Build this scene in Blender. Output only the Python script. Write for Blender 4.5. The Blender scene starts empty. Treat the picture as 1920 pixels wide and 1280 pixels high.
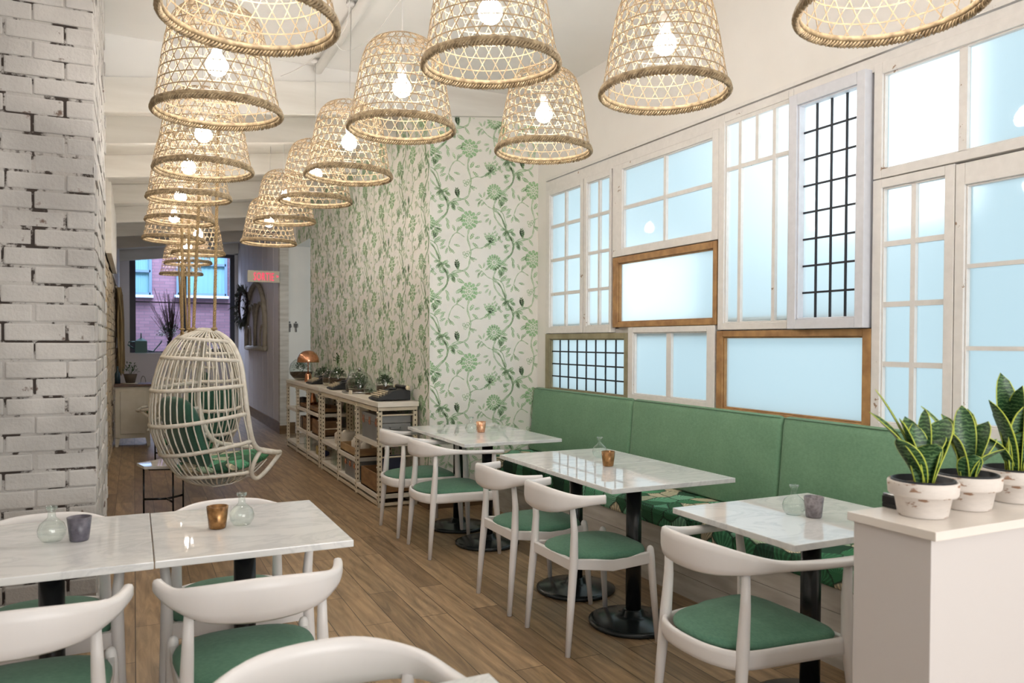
import bpy, bmesh, math, random
from mathutils import Vector, Matrix
S = bpy.context.scene
COL = S.collection
PI = math.pi
rnd = random.Random(7)

# ---------------------------------------------------------------- camera
F, PCY = 1464.757, 667.216
def cam_axes(yaw, pitch, roll):
    cy, sy, cp, sp, cr, sr = math.cos(yaw), math.sin(yaw), math.cos(pitch), math.sin(pitch), math.cos(roll), math.sin(roll)
    fw = Vector((sy*cp, cy*cp, sp)); r = Vector((cy, -sy, 0)); u = r.cross(fw)
    return cr*r + sr*u, -sr*r + cr*u, fw
R_, U_, F_ = cam_axes(math.radians(25.8255), math.radians(-1.0445), math.radians(0.20807))
cd = bpy.data.cameras.new('camera'); cam = bpy.data.objects.new('camera', cd); COL.objects.link(cam)
cam.matrix_world = Matrix(((R_.x, U_.x, -F_.x, 0), (R_.y, U_.y, -F_.y, 0), (R_.z, U_.z, -F_.z, 1.40), (0, 0, 0, 1)))
cd.sensor_width = 36; cd.lens = F/1920*36; cd.shift_y = (PCY-640)/1920; cd.clip_start = .05
cd.dof.use_dof = True; cd.dof.focus_distance = 4.6; cd.dof.aperture_fstop = 4.5
S.camera = cam
# ---------------------------------------------------------------- world / exposure
w = bpy.data.worlds.new('world'); S.world = w; w.use_nodes = True
nt = w.node_tree; nt.nodes.clear()
out = nt.nodes.new('ShaderNodeOutputWorld'); bg = nt.nodes.new('ShaderNodeBackground')
tc = nt.nodes.new('ShaderNodeTexCoord')
nz = nt.nodes.new('ShaderNodeTexNoise'); nz.inputs['Scale'].default_value = 3.4; nz.inputs['Detail'].default_value = 2.0
rp = nt.nodes.new('ShaderNodeValToRGB')
rp.color_ramp.elements[0].position = .38; rp.color_ramp.elements[0].color = (.24, .41, .50, 1)
rp.color_ramp.elements[1].position = .68; rp.color_ramp.elements[1].color = (1.25, 1.33, 1.36, 1)
e_ = rp.color_ramp.elements.new(.52); e_.color = (.60, .79, .87, 1)
nt.links.new(tc.outputs['Generated'], nz.inputs['Vector']); nt.links.new(nz.outputs['Fac'], rp.inputs['Fac'])
nt.links.new(rp.outputs['Color'], bg.inputs['Color']); bg.inputs['Strength'].default_value = .84
nt.links.new(bg.outputs[0], out.inputs[0])
S.view_settings.view_transform = 'Standard'; S.view_settings.look = 'None'
S.view_settings.exposure = 0.45; S.view_settings.gamma = 1.0
S.view_settings.use_curve_mapping = False
BULB = 78.0
def area(name, loc, rot, sx, sy, e, col):
    l = bpy.data.lights.new(name, 'AREA'); l.shape = 'RECTANGLE'; l.size = sx; l.size_y = sy; l.energy = e; l.color = col
    o = bpy.data.objects.new(name, l); o.location = loc; o.rotation_euler = rot; COL.objects.link(o); return o
# fill lamp added at the unseen shop-front opening behind the camera
area('shopfront_fill', (1.4, -2.9, 1.7), (PI/2, 0, 0), 2.8, 2.2, 108, (1.0, .96, .93))
# area lamps added outside, making the bright patches in the frosted windows
area('bright_patch_lamp', (4.0, 3.05, 2.55), (0, PI/2, 0), .9, .9, 7.5, (.95, .98, 1.0))
area('bright_patch_lamp_low', (3.9, 5.1, 1.85), (0, PI/2, 0), .6, .9, 2.0, (.93, .98, 1.0))
# lamps added out of view over the alley, brightening the far hallway
area('alley_fill', (1.0, 19.3, 6.0), (0, 0, 0), 4.0, 3.0, 750, (.80, .85, 1.0))
area('alley_fill_tilted', (1.0, 19.7, 4.9), (-PI/4, 0, 0), 3.0, 1.8, 420, (.90, .90, 1.0))

# ---------------------------------------------------------------- materials
def mat(name, col=(.8, .8, .8), rough=.5, metal=0, **kw):
    m = bpy.data.materials.new(name); m.use_nodes = True
    b = m.node_tree.nodes['Principled BSDF']
    b.inputs['Base Color'].default_value = (*col, 1); b.inputs['Roughness'].default_value = rough; b.inputs['Metallic'].default_value = metal
    for k, v in kw.items(): b.inputs[k.replace('_', ' ')].default_value = v
    return m
def nd(m, t, **kw):
    n = m.node_tree.nodes.new(t)
    for k, v in kw.items():
        if k in n.inputs: n.inputs[k].default_value = v
        else: setattr(n, k, v)
    return n
def lk(m, a, b): m.node_tree.links.new(a, b)
def bs(m): return m.node_tree.nodes['Principled BSDF']
def pos(m, scale=(1, 1, 1), rot=(0, 0, 0), obj=False):
    mp = nd(m, 'ShaderNodeMapping'); mp.inputs['Scale'].default_value = scale; mp.inputs['Rotation'].default_value = rot
    if obj: lk(m, nd(m, 'ShaderNodeTexCoord').outputs['Object'], mp.inputs['Vector'])
    else: lk(m, nd(m, 'ShaderNodeNewGeometry').outputs['Position'], mp.inputs['Vector'])
    return mp.outputs['Vector']
def ramp(m, fac, stops):
    r = nd(m, 'ShaderNodeValToRGB'); cr = r.color_ramp
    cr.elements[0].position, cr.elements[1].position = stops[0][0], stops[-1][0]
    cr.elements[0].color, cr.elements[1].color = (*stops[0][1], 1), (*stops[-1][1], 1)
    for p, c in stops[1:-1]: cr.elements.new(p).color = (*c, 1)
    lk(m, fac, r.inputs['Fac']); return r.outputs['Color']
def noise(m, vec, scale, detail=3, rough=.5, dist=0):
    n = nd(m, 'ShaderNodeTexNoise'); n.inputs['Scale'].default_value = scale; n.inputs['Detail'].default_value = detail
    n.inputs['Roughness'].default_value = rough; n.inputs['Distortion'].default_value = dist
    lk(m, vec, n.inputs['Vector']); return n.outputs['Fac']
def mixc(m, fac, a, b, mode='MIX'):
    x = nd(m, 'ShaderNodeMixRGB', blend_type=mode)
    for i, v in enumerate((fac, a, b)):
        if isinstance(v, (int, float)): x.inputs[i].default_value = v
        elif isinstance(v, tuple): x.inputs[i].default_value = (*v, 1)
        else: lk(m, v, x.inputs[i])
    return x.outputs[0]
def bump(m, h, strength=.3, dist=.01):
    b = nd(m, 'ShaderNodeBump'); b.inputs['Strength'].default_value = strength; b.inputs['Distance'].default_value = dist
    lk(m, h, b.inputs['Height']); lk(m, b.outputs['Normal'], bs(m).inputs['Normal'])
def noisy(name, c1, c2, scale=(5, 5, 5), rough=.5, lo=.35, hi=.65, detail=4, bmp=0, obj=False, **kw):
    m = mat(name, c1, rough, **kw); v = pos(m, scale, obj=obj); f = noise(m, v, 1, detail)
    lk(m, ramp(m, f, [(lo, c1), (hi, c2)]), bs(m).inputs['Base Color'])
    if bmp: bump(m, f, bmp, .01)
    return m

wall_white = noisy('white_plaster', (.80, .77, .73), (.84, .81, .77), (2, 2, 2), .7)
ceil_white = noisy('ceiling_paint', (.80, .78, .75), (.84, .82, .79), (1.5, 1.5, 1.5), .7)
far_white = mat('far_wall_paint', (.76, .73, .75), .7)
def chipped(name, base, chip, thr=.70, sc=(9, 9, 9), rough=.45, dirt=.0):
    m = mat(name, base, rough); v = pos(m, sc, obj=True)
    f = noise(m, v, 1, 8, .65); f2 = noise(m, v, 3.1, 3)
    c0 = ramp(m, f2, [(.3, tuple(x*.93 for x in base)), (.7, base)])
    c = ramp(m, f, [(thr-.008, (0, 0, 0)), (thr+.008, (1, 1, 1))])
    lk(m, mixc(m, c, c0, chip), bs(m).inputs['Base Color']); return m
sash_white = chipped('chipped_white_sash_paint', (.80, .77, .74), (.33, .22, .15), .675)
sash_lilac = chipped('pale_lilac_sash_paint', (.70, .71, .76), (.45, .3, .22), .76)
sash_wood = noisy('stripped_pine', (.30, .15, .055), (.46, .26, .10), (14, 14, 14), .55, obj=True)
sash_olive = noisy('olive_painted_wood', (.24, .21, .12), (.34, .30, .19), (10, 10, 10), .6, obj=True)
lead = mat('dark_lead', (.02, .022, .03), .5, .3)
# frosted glass
glass_frost = bpy.data.materials.new('frosted_glass'); glass_frost.use_nodes = True
m = glass_frost; m.node_tree.nodes.clear()
o = nd(m, 'ShaderNodeOutputMaterial'); tr = nd(m, 'ShaderNodeBsdfRefraction', Roughness=.8, IOR=1.22); tl = nd(m, 'ShaderNodeBsdfTranslucent')
gl = nd(m, 'ShaderNodeBsdfGlossy', Roughness=.03)
def facing(m, base, power):
    lw = nd(m, 'ShaderNodeLayerWeight', Blend=.5); a = nd(m, 'ShaderNodeMath', operation='POWER'); a.inputs[1].default_value = power; lk(m, lw.outputs['Facing'], a.inputs[0])
    b = nd(m, 'ShaderNodeMath', operation='MULTIPLY_ADD', use_clamp=True); b.inputs[1].default_value = 1-base; b.inputs[2].default_value = base; lk(m, a.outputs[0], b.inputs[0]); return b
fr = facing(m, .035, 4.5)
tr.inputs[0].default_value = (.88, .95, .97, 1); tl.inputs[0].default_value = (.86, .94, .96, 1)
mx = nd(m, 'ShaderNodeMixShader'); mx.inputs[0].default_value = .68; mx2 = nd(m, 'ShaderNodeMixShader')
lk(m, tr.outputs[0], mx.inputs[1]); lk(m, tl.outputs[0], mx.inputs[2])
lk(m, fr.outputs[0], mx2.inputs[0]); lk(m, mx.outputs[0], mx2.inputs[1]); lk(m, gl.outputs[0], mx2.inputs[2]); lk(m, mx2.outputs[0], o.inputs[0])
def clearglass(name, tint=(1, 1, 1), ior=1.45, base=0.0):
    m = bpy.data.materials.new(name); m.use_nodes = True; m.node_tree.nodes.clear()
    o = nd(m, 'ShaderNodeOutputMaterial'); tr = nd(m, 'ShaderNodeBsdfTransparent'); tr.inputs[0].default_value = (*tint, 1)
    gl = nd(m, 'ShaderNodeBsdfGlossy', Roughness=.02); md = facing(m, base, 3.2)
    mx = nd(m, 'ShaderNodeMixShader'); lk(m, md.outputs[0], mx.inputs[0]); lk(m, tr.outputs[0], mx.inputs[1]); lk(m, gl.outputs[0], mx.inputs[2])
    lk(m, mx.outputs[0], o.inputs[0]); return m
glass = clearglass('clear_glass', (.93, .97, .95), base=.07)
pane_back = clearglass('outer_glass_face', (1, 1, 1), base=0)
win_glass = clearglass('window_glass', (.86, .93, 1.0), base=.0)
# floor
floor_m = mat('oak_planks', (.3, .2, .1), .38)
m = floor_m
v = pos(m, (1, 1, 1), (0, 0, PI/2))
bt = nd(m, 'ShaderNodeTexBrick', offset=.37, offset_frequency=2)
for k, val in (('Scale', 1), ('Brick Width', 1.25), ('Row Height', .145), ('Mortar Size', .0022), ('Mortar Smooth', .2), ('Bias', 0)): bt.inputs[k].default_value = val
bt.inputs['Color1'].default_value = (.0, .0, .0, 1); bt.inputs['Color2'].default_value = (1, 1, 1, 1); bt.inputs['Mortar'].default_value = (.5, .5, .5, 1)
lk(m, v, bt.inputs['Vector'])
tone = ramp(m, bt.outputs['Color'], [(0, (.21, .135, .072)), (.5, (.29, .195, .108)), (1, (.365, .25, .145))])
gv = pos(m, (22, 2.2, 1))
gn = noise(m, gv, 1, 6, .6, 1.6)
wv = nd(m, 'ShaderNodeTexWave', wave_type='RINGS', rings_direction='Z'); wv.inputs['Scale'].default_value = .55; wv.inputs['Distortion'].default_value = 9; wv.inputs['Detail'].default_value = 3; wv.inputs['Detail Scale'].default_value = .7
off = nd(m, 'ShaderNodeVectorMath', operation='ADD'); lk(m, pos(m, (9, 1.1, 1)), off.inputs[0])
sc_ = nd(m, 'ShaderNodeVectorMath', operation='SCALE'); lk(m, bt.outputs['Color'], sc_.inputs[0]); sc_.inputs['Scale'].default_value = 17; lk(m, sc_.outputs[0], off.inputs[1])
lk(m, off.outputs[0], wv.inputs['Vector'])
g1 = ramp(m, gn, [(.3, (.62, .62, .62)), (.7, (1.25, 1.22, 1.18))]); g2 = ramp(m, wv.outputs['Fac'], [(.0, (.78, .76, .74)), (.5, (1.06, 1.06, 1.06))])
c = mixc(m, 1, tone, g1, 'MULTIPLY'); c = mixc(m, .8, c, g2, 'MULTIPLY')
c = mixc(m, bt.outputs['Fac'], c, (.05, .028, .014)); lk(m, c, bs(m).inputs['Base Color'])
bump(m, gn, .12, .004)
# marble
marble = mat('white_veined_marble', (.8, .8, .8), .025)
m = marble; v = pos(m, (2.4, 4.2, 3)); f = noise(m, v, 1.1, 7, .62, 1.1); f2 = noise(m, pos(m, (1.1, 1.5, 1)), 1.3, 3)
c = ramp(m, f, [(.34, (.58, .58, .585)), (.47, (.75, .75, .745)), (.52, (.60, .605, .61)), (.56, (.77, .765, .755)), (.8, (.80, .795, .78))])
lk(m, mixc(m, .35, c, ramp(m, f2, [(.3, (.66, .66, .66)), (.7, (.82, .82, .80))])), bs(m).inputs['Base Color'])
counter_top_m = noisy('cream_stone', (.78, .72, .66), (.83, .78, .73), (3, 3, 3), .25)
counter_m = mat('matt_white_panel', (.62, .585, .57), .55)
chair_m = noisy('white_lacquered_wood', (.74, .71, .695), (.78, .75, .74), (6, 6, 2), .36)
black_m = mat('black_enamel_iron', (.010, .011, .013), .25)
base_m = mat('black_cast_iron', (.018, .022, .024), .22, .2)
def fabric(name, c1, c2, sheen=.25):
    m = mat(name, c1, .85); v = pos(m, (1, 1, 1), obj=True)
    f = noise(m, pos(m, (260, 60, 60), obj=True), 1, 2); f2 = noise(m, pos(m, (60, 60, 300), obj=True), 1, 2); f3 = noise(m, v, 5, 3)
    a = mixc(m, .5, f, f2); c = ramp(m, a, [(.38, c1), (.62, c2)])
    c = mixc(m, .35, c, ramp(m, f3, [(.35, c1), (.65, c2)])); lk(m, c, bs(m).inputs['Base Color'])
    bs(m).inputs['Sheen Weight'].default_value = sheen; bump(m, a, .15, .002); return m
seat_green = fabric('green_seat_velvet', (.060, .165, .108), (.10, .23, .15), .12)
back_green = fabric('green_linen_upholstery', (.135, .275, .165), (.185, .345, .215), .15)
pillow_green = fabric('dark_green_velvet', (.018, .085, .055), (.035, .125, .08))
# palm leaf print
palm = mat('palm_leaf_print', (.1, .3, .15), .8)
m = palm
ps = nd(m, 'ShaderNodeNewGeometry'); sp = nd(m, 'ShaderNodeSeparateXYZ'); lk(m, ps.outputs['Position'], sp.inputs[0])
ad = nd(m, 'ShaderNodeMath', operation='ADD'); lk(m, sp.outputs['X'], ad.inputs[0]); lk(m, sp.outputs['Z'], ad.inputs[1])
cb = nd(m, 'ShaderNodeCombineXYZ'); lk(m, sp.outputs['Y'], cb.inputs[0]); lk(m, ad.outputs[0], cb.inputs[1])
dn = nd(m, 'ShaderNodeTexNoise'); dn.inputs['Scale'].default_value = 9; lk(m, cb.outputs[0], dn.inputs['Vector'])
va = nd(m, 'ShaderNodeVectorMath', operation='MULTIPLY_ADD'); lk(m, dn.outputs['Color'], va.inputs[0]); va.inputs[1].default_value = (.05, .05, 0); lk(m, cb.outputs[0], va.inputs[2])
vo = nd(m, 'ShaderNodeTexVoronoi', voronoi_dimensions='2D', feature='F1'); vo.inputs['Scale'].default_value = 8.5; lk(m, va.outputs[0], vo.inputs['Vector'])
sb = nd(m, 'ShaderNodeVectorMath', operation='SUBTRACT'); lk(m, va.outputs[0], sb.inputs[0]); 
scv = nd(m, 'ShaderNodeVectorMath', operation='SCALE'); lk(m, vo.outputs['Position'], scv.inputs[0]); scv.inputs['Scale'].default_value = 1.0; lk(m, scv.outputs[0], sb.inputs[1])
s2 = nd(m, 'ShaderNodeSeparateXYZ'); lk(m, sb.outputs[0], s2.inputs[0])
s2b = nd(m, 'ShaderNodeMath', operation='ADD'); lk(m, s2.outputs['Y'], s2b.inputs[0]); s2b.inputs[1].default_value = .045
at = nd(m, 'ShaderNodeMath', operation='ARCTAN2'); lk(m, s2b.outputs[0], at.inputs[0]); lk(m, s2.outputs['X'], at.inputs[1])
ml = nd(m, 'ShaderNodeMath', operation='MULTIPLY'); lk(m, at.outputs[0], ml.inputs[0]); ml.inputs[1].default_value = 26
sn = nd(m, 'ShaderNodeMath', operation='SINE'); lk(m, ml.outputs[0], sn.inputs[0])
vein = ramp(m, sn.outputs[0], [(.0, (.55, .55, .55)), (.35, (1, 1, 1)), (.9, (1.35, 1.3, 1.2))])
sc3 = nd(m, 'ShaderNodeSeparateColor'); lk(m, vo.outputs['Color'], sc3.inputs[0])
lc = ramp(m, sc3.outputs[0], [(0, (.012, .06, .035)), (.22, (.03, .14, .065)), (.42, (.05, .24, .11)), (.60, (.11, .40, .23)), (.76, (.28, .58, .42)), (.84, (.62, .58, .42)), (1, (.72, .64, .48))])
lc = mixc(m, .75, lc, vein, 'MULTIPLY')
ed = nd(m, 'ShaderNodeTexVoronoi', voronoi_dimensions='2D', feature='DISTANCE_TO_EDGE'); ed.inputs['Scale'].default_value = 8.5; lk(m, va.outputs[0], ed.inputs['Vector'])
lc = mixc(m, ramp(m, ed.outputs['Distance'], [(.0, (1, 1, 1)), (.07, (0, 0, 0))]), lc, (.008, .03, .018))
lk(m, lc, bs(m).inputs['Base Color'])
# whitewashed boards and bricks
wash = noisy('whitewashed_timber', (.50, .465, .42), (.66, .63, .585), (3, 3, 22), .6, bmp=.1)
beam_m = noisy('rough_sawn_white_beam', (.64, .61, .56), (.74, .715, .67), (1.2, 6, 9), .65, detail=6)
lav_m = mat('painted_tongue_and_groove', (.72, .69, .71), .5)
skirt_m = noisy('oak_skirting', (.13, .07, .03), (.19, .11, .05), (4, 4, 20), .45)
def brickpaint(name, c1, c2, dirtc, thr):
    m = mat(name, c1, .75); v = pos(m, (1, 1, 1))
    f = noise(m, v, 9, 7, .62); f2 = noise(m, v, 2.3, 3); f3 = noise(m, v, 60, 3)
    c = ramp(m, f2, [(.35, c1), (.65, c2)]); d = ramp(m, f, [(thr, (0, 0, 0)), (thr+.05, (1, 1, 1))])
    c = mixc(m, d, c, dirtc); lk(m, c, bs(m).inputs['Base Color']); a = mixc(m, .5, f, f3); bump(m, a, .5, .012); return m
brick_m = brickpaint('whitewashed_brick', (.35, .335, .32), (.53, .51, .49), (.13, .085, .065), .635)
mortar_m = brickpaint('dirty_mortar', (.34, .32, .30), (.47, .45, .43), (.03, .02, .015), .505)
oldbrick_m = brickpaint('rough_beige_brick', (.46, .37, .26), (.60, .50, .37), (.14, .09, .05), .62)
# wallpaper
paper = noisy('cream_wallpaper', (.78, .755, .70), (.80, .775, .72), (2, 2, 2), .42)
ink = noisy('green_wallpaper_ink', (.27, .47, .23), (.42, .60, .37), (110, 110, 110), .5)
# rattan etc
rattan = noisy('natural_rattan', (.33, .235, .135), (.47, .355, .22), (30, 30, 30), .55, obj=True)
rattan_rim = noisy('woven_rattan_braid', (.20, .14, .075), (.46, .35, .21), (45, 45, 45), .6, obj=True)
for mm in (rattan,):
    b = bs(mm); o = mm.node_tree.nodes['Material Output']; t = nd(mm, 'ShaderNodeBsdfTranslucent'); t.inputs[0].default_value = (.80, .62, .40, 1)
    mx = nd(mm, 'ShaderNodeMixShader'); mx.inputs[0].default_value = .10; lk(mm, b.outputs[0], mx.inputs[1]); lk(mm, t.outputs[0], mx.inputs[2]); lk(mm, mx.outputs[0], o.inputs[0])
white_rattan = noisy('white_painted_rattan', (.62, .57, .49), (.72, .68, .61), (25, 25, 25), .5, obj=True)
rope_m = noisy('jute_rope', (.28, .19, .09), (.42, .30, .16), (120, 120, 120), .9)
bulb_m = mat('glowing_bulb', (1, 1, 1), .3); b = bs(bulb_m); b.inputs['Emission Color'].default_value = (1, .93, .85, 1); b.inputs['Emission Strength'].default_value = BULB
socket_m = mat('white_porcelain', (.8, .78, .75), .3)
cord_m = mat('white_cord', (.75, .73, .70), .6)
copper = mat('polished_copper', (.72, .36, .22), .18, 1)
brass = mat('old_brass', (.45, .30, .12), .35, 1)
steel = mat('silver_tray', (.6, .6, .6), .25, 1)
cream_metal = noisy('cream_enamel_metal', (.58, .50, .37), (.64, .56, .43), (8, 8, 8), .45)
slot_m = mat('dark_slot', (.05, .035, .02), .8)
boardtop_m = noisy('cream_board', (.66, .61, .53), (.72, .67, .59), (2, 2, 20), .45)
trunk_m = noisy('grey_metal_trunk', (.20, .20, .195), (.25, .25, .245), (5, 5, 5), .45, metal=.3)
crate_m = noisy('brown_wooden_crate', (.16, .08, .03), (.27, .145, .06), (6, 6, 30), .6)
crate_light = noisy('honey_wooden_crate', (.30, .18, .08), (.42, .27, .13), (6, 6, 30), .6)
navy = mat('navy_sign_board', (.015, .02, .05), .5)
letter_w = mat('white_lettering', (.7, .7, .68), .6)
tw_m = mat('black_typewriter_enamel', (.006, .006, .007), .42)
key_m = mat('ivory_keys', (.65, .55, .38), .5)
ceramic = mat('cream_ceramic', (.62, .56, .47), .35)
dark_glass = mat('dark_glazed_jar', (.05, .04, .035), .2)
soil = noisy('potting_soil', (.035, .02, .012), (.10, .06, .035), (60, 60, 60), .95)
pebble = noisy('pebble_layer', (.42, .36, .27), (.58, .50, .40), (70, 70, 70), .8)
leaf_m = noisy('fern_green', (.010, .040, .012), (.045, .115, .03), (30, 30, 30), .55)
leaf_d = noisy('eucalyptus_leaf', (.03, .05, .03), (.07, .09, .05), (30, 30, 30), .6)
twig_m = mat('dark_twig', (.06, .03, .03), .8)
plastic_pot = mat('dark_plastic_pot', (.012, .014, .02), .45)
terra = chipped('whitewashed_terracotta', (.74, .68, .63), (.34, .20, .13), .60, (14, 14, 40), .7)
snake = mat('snake_plant_leaf', (.03, .1, .03), .42)
m = snake; wv = nd(m, 'ShaderNodeTexWave', bands_direction='Z'); wv.inputs['Scale'].default_value = 32; wv.inputs['Distortion'].default_value = 7; wv.inputs['Detail'].default_value = 3; wv.inputs['Detail Scale'].default_value = 2.5
lk(m, pos(m, (1, 1, 1)), wv.inputs['Vector']); lk(m, ramp(m, wv.outputs['Fac'], [(.15, (.012, .05, .018)), (.8, (.05, .14, .045)), (1, (.14, .24, .10))]), bs(m).inputs['Base Color'])
snake_edge = mat('snake_plant_margin', (.50, .58, .08), .4)
cab_m = noisy('cream_painted_cabinet', (.58, .54, .45), (.64, .60, .52), (8, 8, 8), .5)
darkwood = noisy('dark_walnut_top', (.07, .03, .015), (.13, .06, .03), (4, 30, 4), .35)
winframe = mat('near_black_window_frame', (.012, .012, .03), .4)
macrame = noisy('tan_fringe', (.30, .21, .10), (.45, .34, .19), (60, 60, 4), .9)
driftwood = noisy('weathered_grey_wood', (.36, .32, .26), (.50, .46, .39), (20, 20, 6), .7)
sign_body = mat('cream_sign_casing', (.60, .56, .44), .4)
sign_red = mat('lit_red_letters', (.9, .1, .2), .4); b = bs(sign_red); b.inputs['Emission Color'].default_value = (1, .05, .14, 1); b.inputs['Emission Strength'].default_value = .55
icon_m = mat('dark_grey_pictogram', (.10, .095, .09), .5)
greenmetal = mat('green_watering_can', (.05, .14, .13), .4)
greycup = noisy('mottled_grey_votive', (.16, .14, .155), (.30, .28, .30), (60, 60, 60), .35)
bluecup = noisy('slate_blue_votive', (.07, .065, .085), (.14, .13, .16), (50, 50, 50), .35)
bronzecup = noisy('bronze_mercury_glass', (.14, .065, .02), (.36, .19, .07), (40, 40, 40), .25, metal=.6)
coppercup = noisy('hammered_copper_cup', (.62, .30, .16), (.85, .52, .34), (60, 60, 60), .25, metal=.7)
extbrick = mat('lavender_brick', (.4, .3, .35), .85); m = extbrick
bt = nd(m, 'ShaderNodeTexBrick'); vv = nd(m, 'ShaderNodeCombineXYZ'); g_ = nd(m, 'ShaderNodeNewGeometry'); s_ = nd(m, 'ShaderNodeSeparateXYZ'); lk(m, g_.outputs['Position'], s_.inputs[0]); lk(m, s_.outputs['X'], vv.inputs[0]); lk(m, s_.outputs['Z'], vv.inputs[1]); lk(m, vv.outputs[0], bt.inputs['Vector'])
for k, val in (('Scale', 1), ('Brick Width', .23), ('Row Height', .075), ('Mortar Size', .006)): bt.inputs[k].default_value = val
bt.inputs['Color1'].default_value = (.17, .085, .115, 1); bt.inputs['Color2'].default_value = (.22, .115, .15, 1); bt.inputs['Mortar'].default_value = (.12, .08, .11, 1)
lk(m, bt.outputs['Color'], bs(m).inputs['Base Color'])
curtain_m = mat('pale_teal_curtain', (.12, .25, .29), .8)
extframe = mat('blue_grey_sash', (.10, .16, .24), .5)
extsill = mat('pale_sill', (.5, .6, .75), .6)

# ---------------------------------------------------------------- mesh builder
class MB:
    def __init__(s): s.v = []; s.f = []; s.m = []; s.sm = []
    def add(s, vs, fs, mi=0, smooth=False):
        n = len(s.v); s.v += [tuple(p) for p in vs]
        for f in fs: s.f.append(tuple(i+n for i in f)); s.m.append(mi); s.sm.append(smooth)
        return s
    def box(s, a, b, mi=0):
        x0, y0, z0 = a; x1, y1, z1 = b
        return s.add([(x0, y0, z0), (x1, y0, z0), (x1, y1, z0), (x0, y1, z0), (x0, y0, z1), (x1, y0, z1), (x1, y1, z1), (x0, y1, z1)],
              [(0, 3, 2, 1), (4, 5, 6, 7), (0, 1, 5, 4), (1, 2, 6, 5), (2, 3, 7, 6), (3, 0, 4, 7)], mi)
    def cbox(s, a, b, c=.004, mi=0):
        bm = bmesh.new(); bmesh.ops.create_cube(bm, size=1)
        for v in bm.verts: v.co = Vector([(a[i]+b[i])/2 + v.co[i]*(b[i]-a[i]) for i in range(3)])
        bmesh.ops.bevel(bm, geom=bm.edges[:], offset=c, segments=2, affect='EDGES', profile=.6)
        bm.verts.index_update(); vs = [v.co[:] for v in bm.verts]; fs = [[v.index for v in f.verts] for f in bm.faces]; bm.free()
        return s.add(vs, fs, mi)
    def tube(s, pts, r, n=8, mi=0, closed=False, cap=True, flat=None):
        P = [Vector(p) for p in pts]; k = len(P)
        rs = r if hasattr(r, '__len__') else [r]*k
        vs = []; up = None
        for i in range(k):
            if closed: t = P[(i+1) % k]-P[i-1]
            else: t = P[min(i+1, k-1)]-P[max(i-1, 0)]
            if t.length < 1e-9: t = Vector((0, 0, 1))
            t.normalize()
            if up is None: up = Vector((0, 0, 1)) if abs(t.z) < .9 else Vector((1, 0, 0))
            a = up - t*up.dot(t)
            if a.length < 1e-5: a = Vector((1, 0, 0)) - t*t.x
            a.normalize(); b = t.cross(a); up = a
            rr = rs[i]; ra, rb = (rr, rr) if not hasattr(rr, '__len__') else rr
            for j in range(n):
                q = 2*PI*j/n; vs.append(P[i]+a*math.cos(q)*ra+b*math.sin(q)*rb)
        fs = []
        for i in range(k if closed else k-1):
            for j in range(n):
                i2 = (i+1) % k; fs.append((i*n+j, i*n+(j+1) % n, i2*n+(j+1) % n, i2*n+j))
        if not closed and cap:
            fs.append(tuple(reversed(range(n)))); fs.append(tuple((k-1)*n+j for j in range(n)))
        return s.add(vs, fs, mi, True)
    def lathe(s, prof, c=(0, 0, 0), n=24, mi=0, cap0=True, cap1=True):
        vs = [(c[0]+r*math.cos(2*PI*j/n), c[1]+r*math.sin(2*PI*j/n), c[2]+z) for r, z in prof for j in range(n)]
        fs = [(i*n+j, i*n+(j+1) % n, (i+1)*n+(j+1) % n, (i+1)*n+j) for i in range(len(prof)-1) for j in range(n)]
        if cap0 and prof[0][0] > 1e-4: fs.append(tuple(reversed(range(n))))
        if cap1 and prof[-1][0] > 1e-4: fs.append(tuple((len(prof)-1)*n+j for j in range(n)))
        return s.add(vs, fs, mi, True)
    def ell(s, c, r, n=12, mi=0):
        k = n//2; prof = [(math.sin(PI*i/k), -math.cos(PI*i/k)) for i in range(k+1)]
        vs = [(c[0]+r[0]*a*math.cos(2*PI*j/n), c[1]+r[1]*a*math.sin(2*PI*j/n), c[2]+r[2]*z) for a, z in prof for j in range(n)]
        fs = [(i*n+j, i*n+(j+1) % n, (i+1)*n+(j+1) % n, (i+1)*n+j) for i in range(k) for j in range(n)]
        return s.add(vs, fs, mi, True)
    def grid(s, fn, nu, nv, mi=0, closedu=False, smooth=True):
        vs = [fn(i/(nu-1 if not closedu else nu), j/(nv-1)) for i in range(nu) for j in range(nv)]
        fs = [(i*nv+j, ((i+1) % nu)*nv+j, ((i+1) % nu)*nv+j+1, i*nv+j+1) for i in range(nu if closedu else nu-1) for j in range(nv-1)]
        return s.add(vs, fs, mi, smooth)
    def prism(s, poly, z0, z1, mi=0, T=None):
        n = len(poly); vs = [(x, y, z0) for x, y in poly]+[(x, y, z1) for x, y in poly]
        if T: vs = [T(*p) for p in vs]
        fs = [tuple(reversed(range(n))), tuple(range(n, 2*n))]+[(i, (i+1) % n, n+(i+1) % n, n+i) for i in range(n)]
        return s.add(vs, fs, mi)
    def build(s, name, mats, parent=None, loc=None, bevel=0, weld=True):
        me = bpy.data.meshes.new(name); me.from_pydata(s.v, [], s.f)
        for mm in (mats if isinstance(mats, (list, tuple)) else [mats]): me.materials.append(mm)
        me.polygons.foreach_set('material_index', s.m); me.polygons.foreach_set('use_smooth', s.sm); me.update()
        o = bpy.data.objects.new(name, me); COL.objects.link(o)
        if parent: o.parent = parent
        if loc: o.location = loc
        if bevel:
            b = o.modifiers.new('bevel', 'BEVEL'); b.width = bevel; b.segments = 2; b.limit_method = 'ANGLE'
        return o
def tag(o, label, cat, group=None):
    o['label'] = label; o['category'] = cat
    if group: o['group'] = group
    return o
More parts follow.
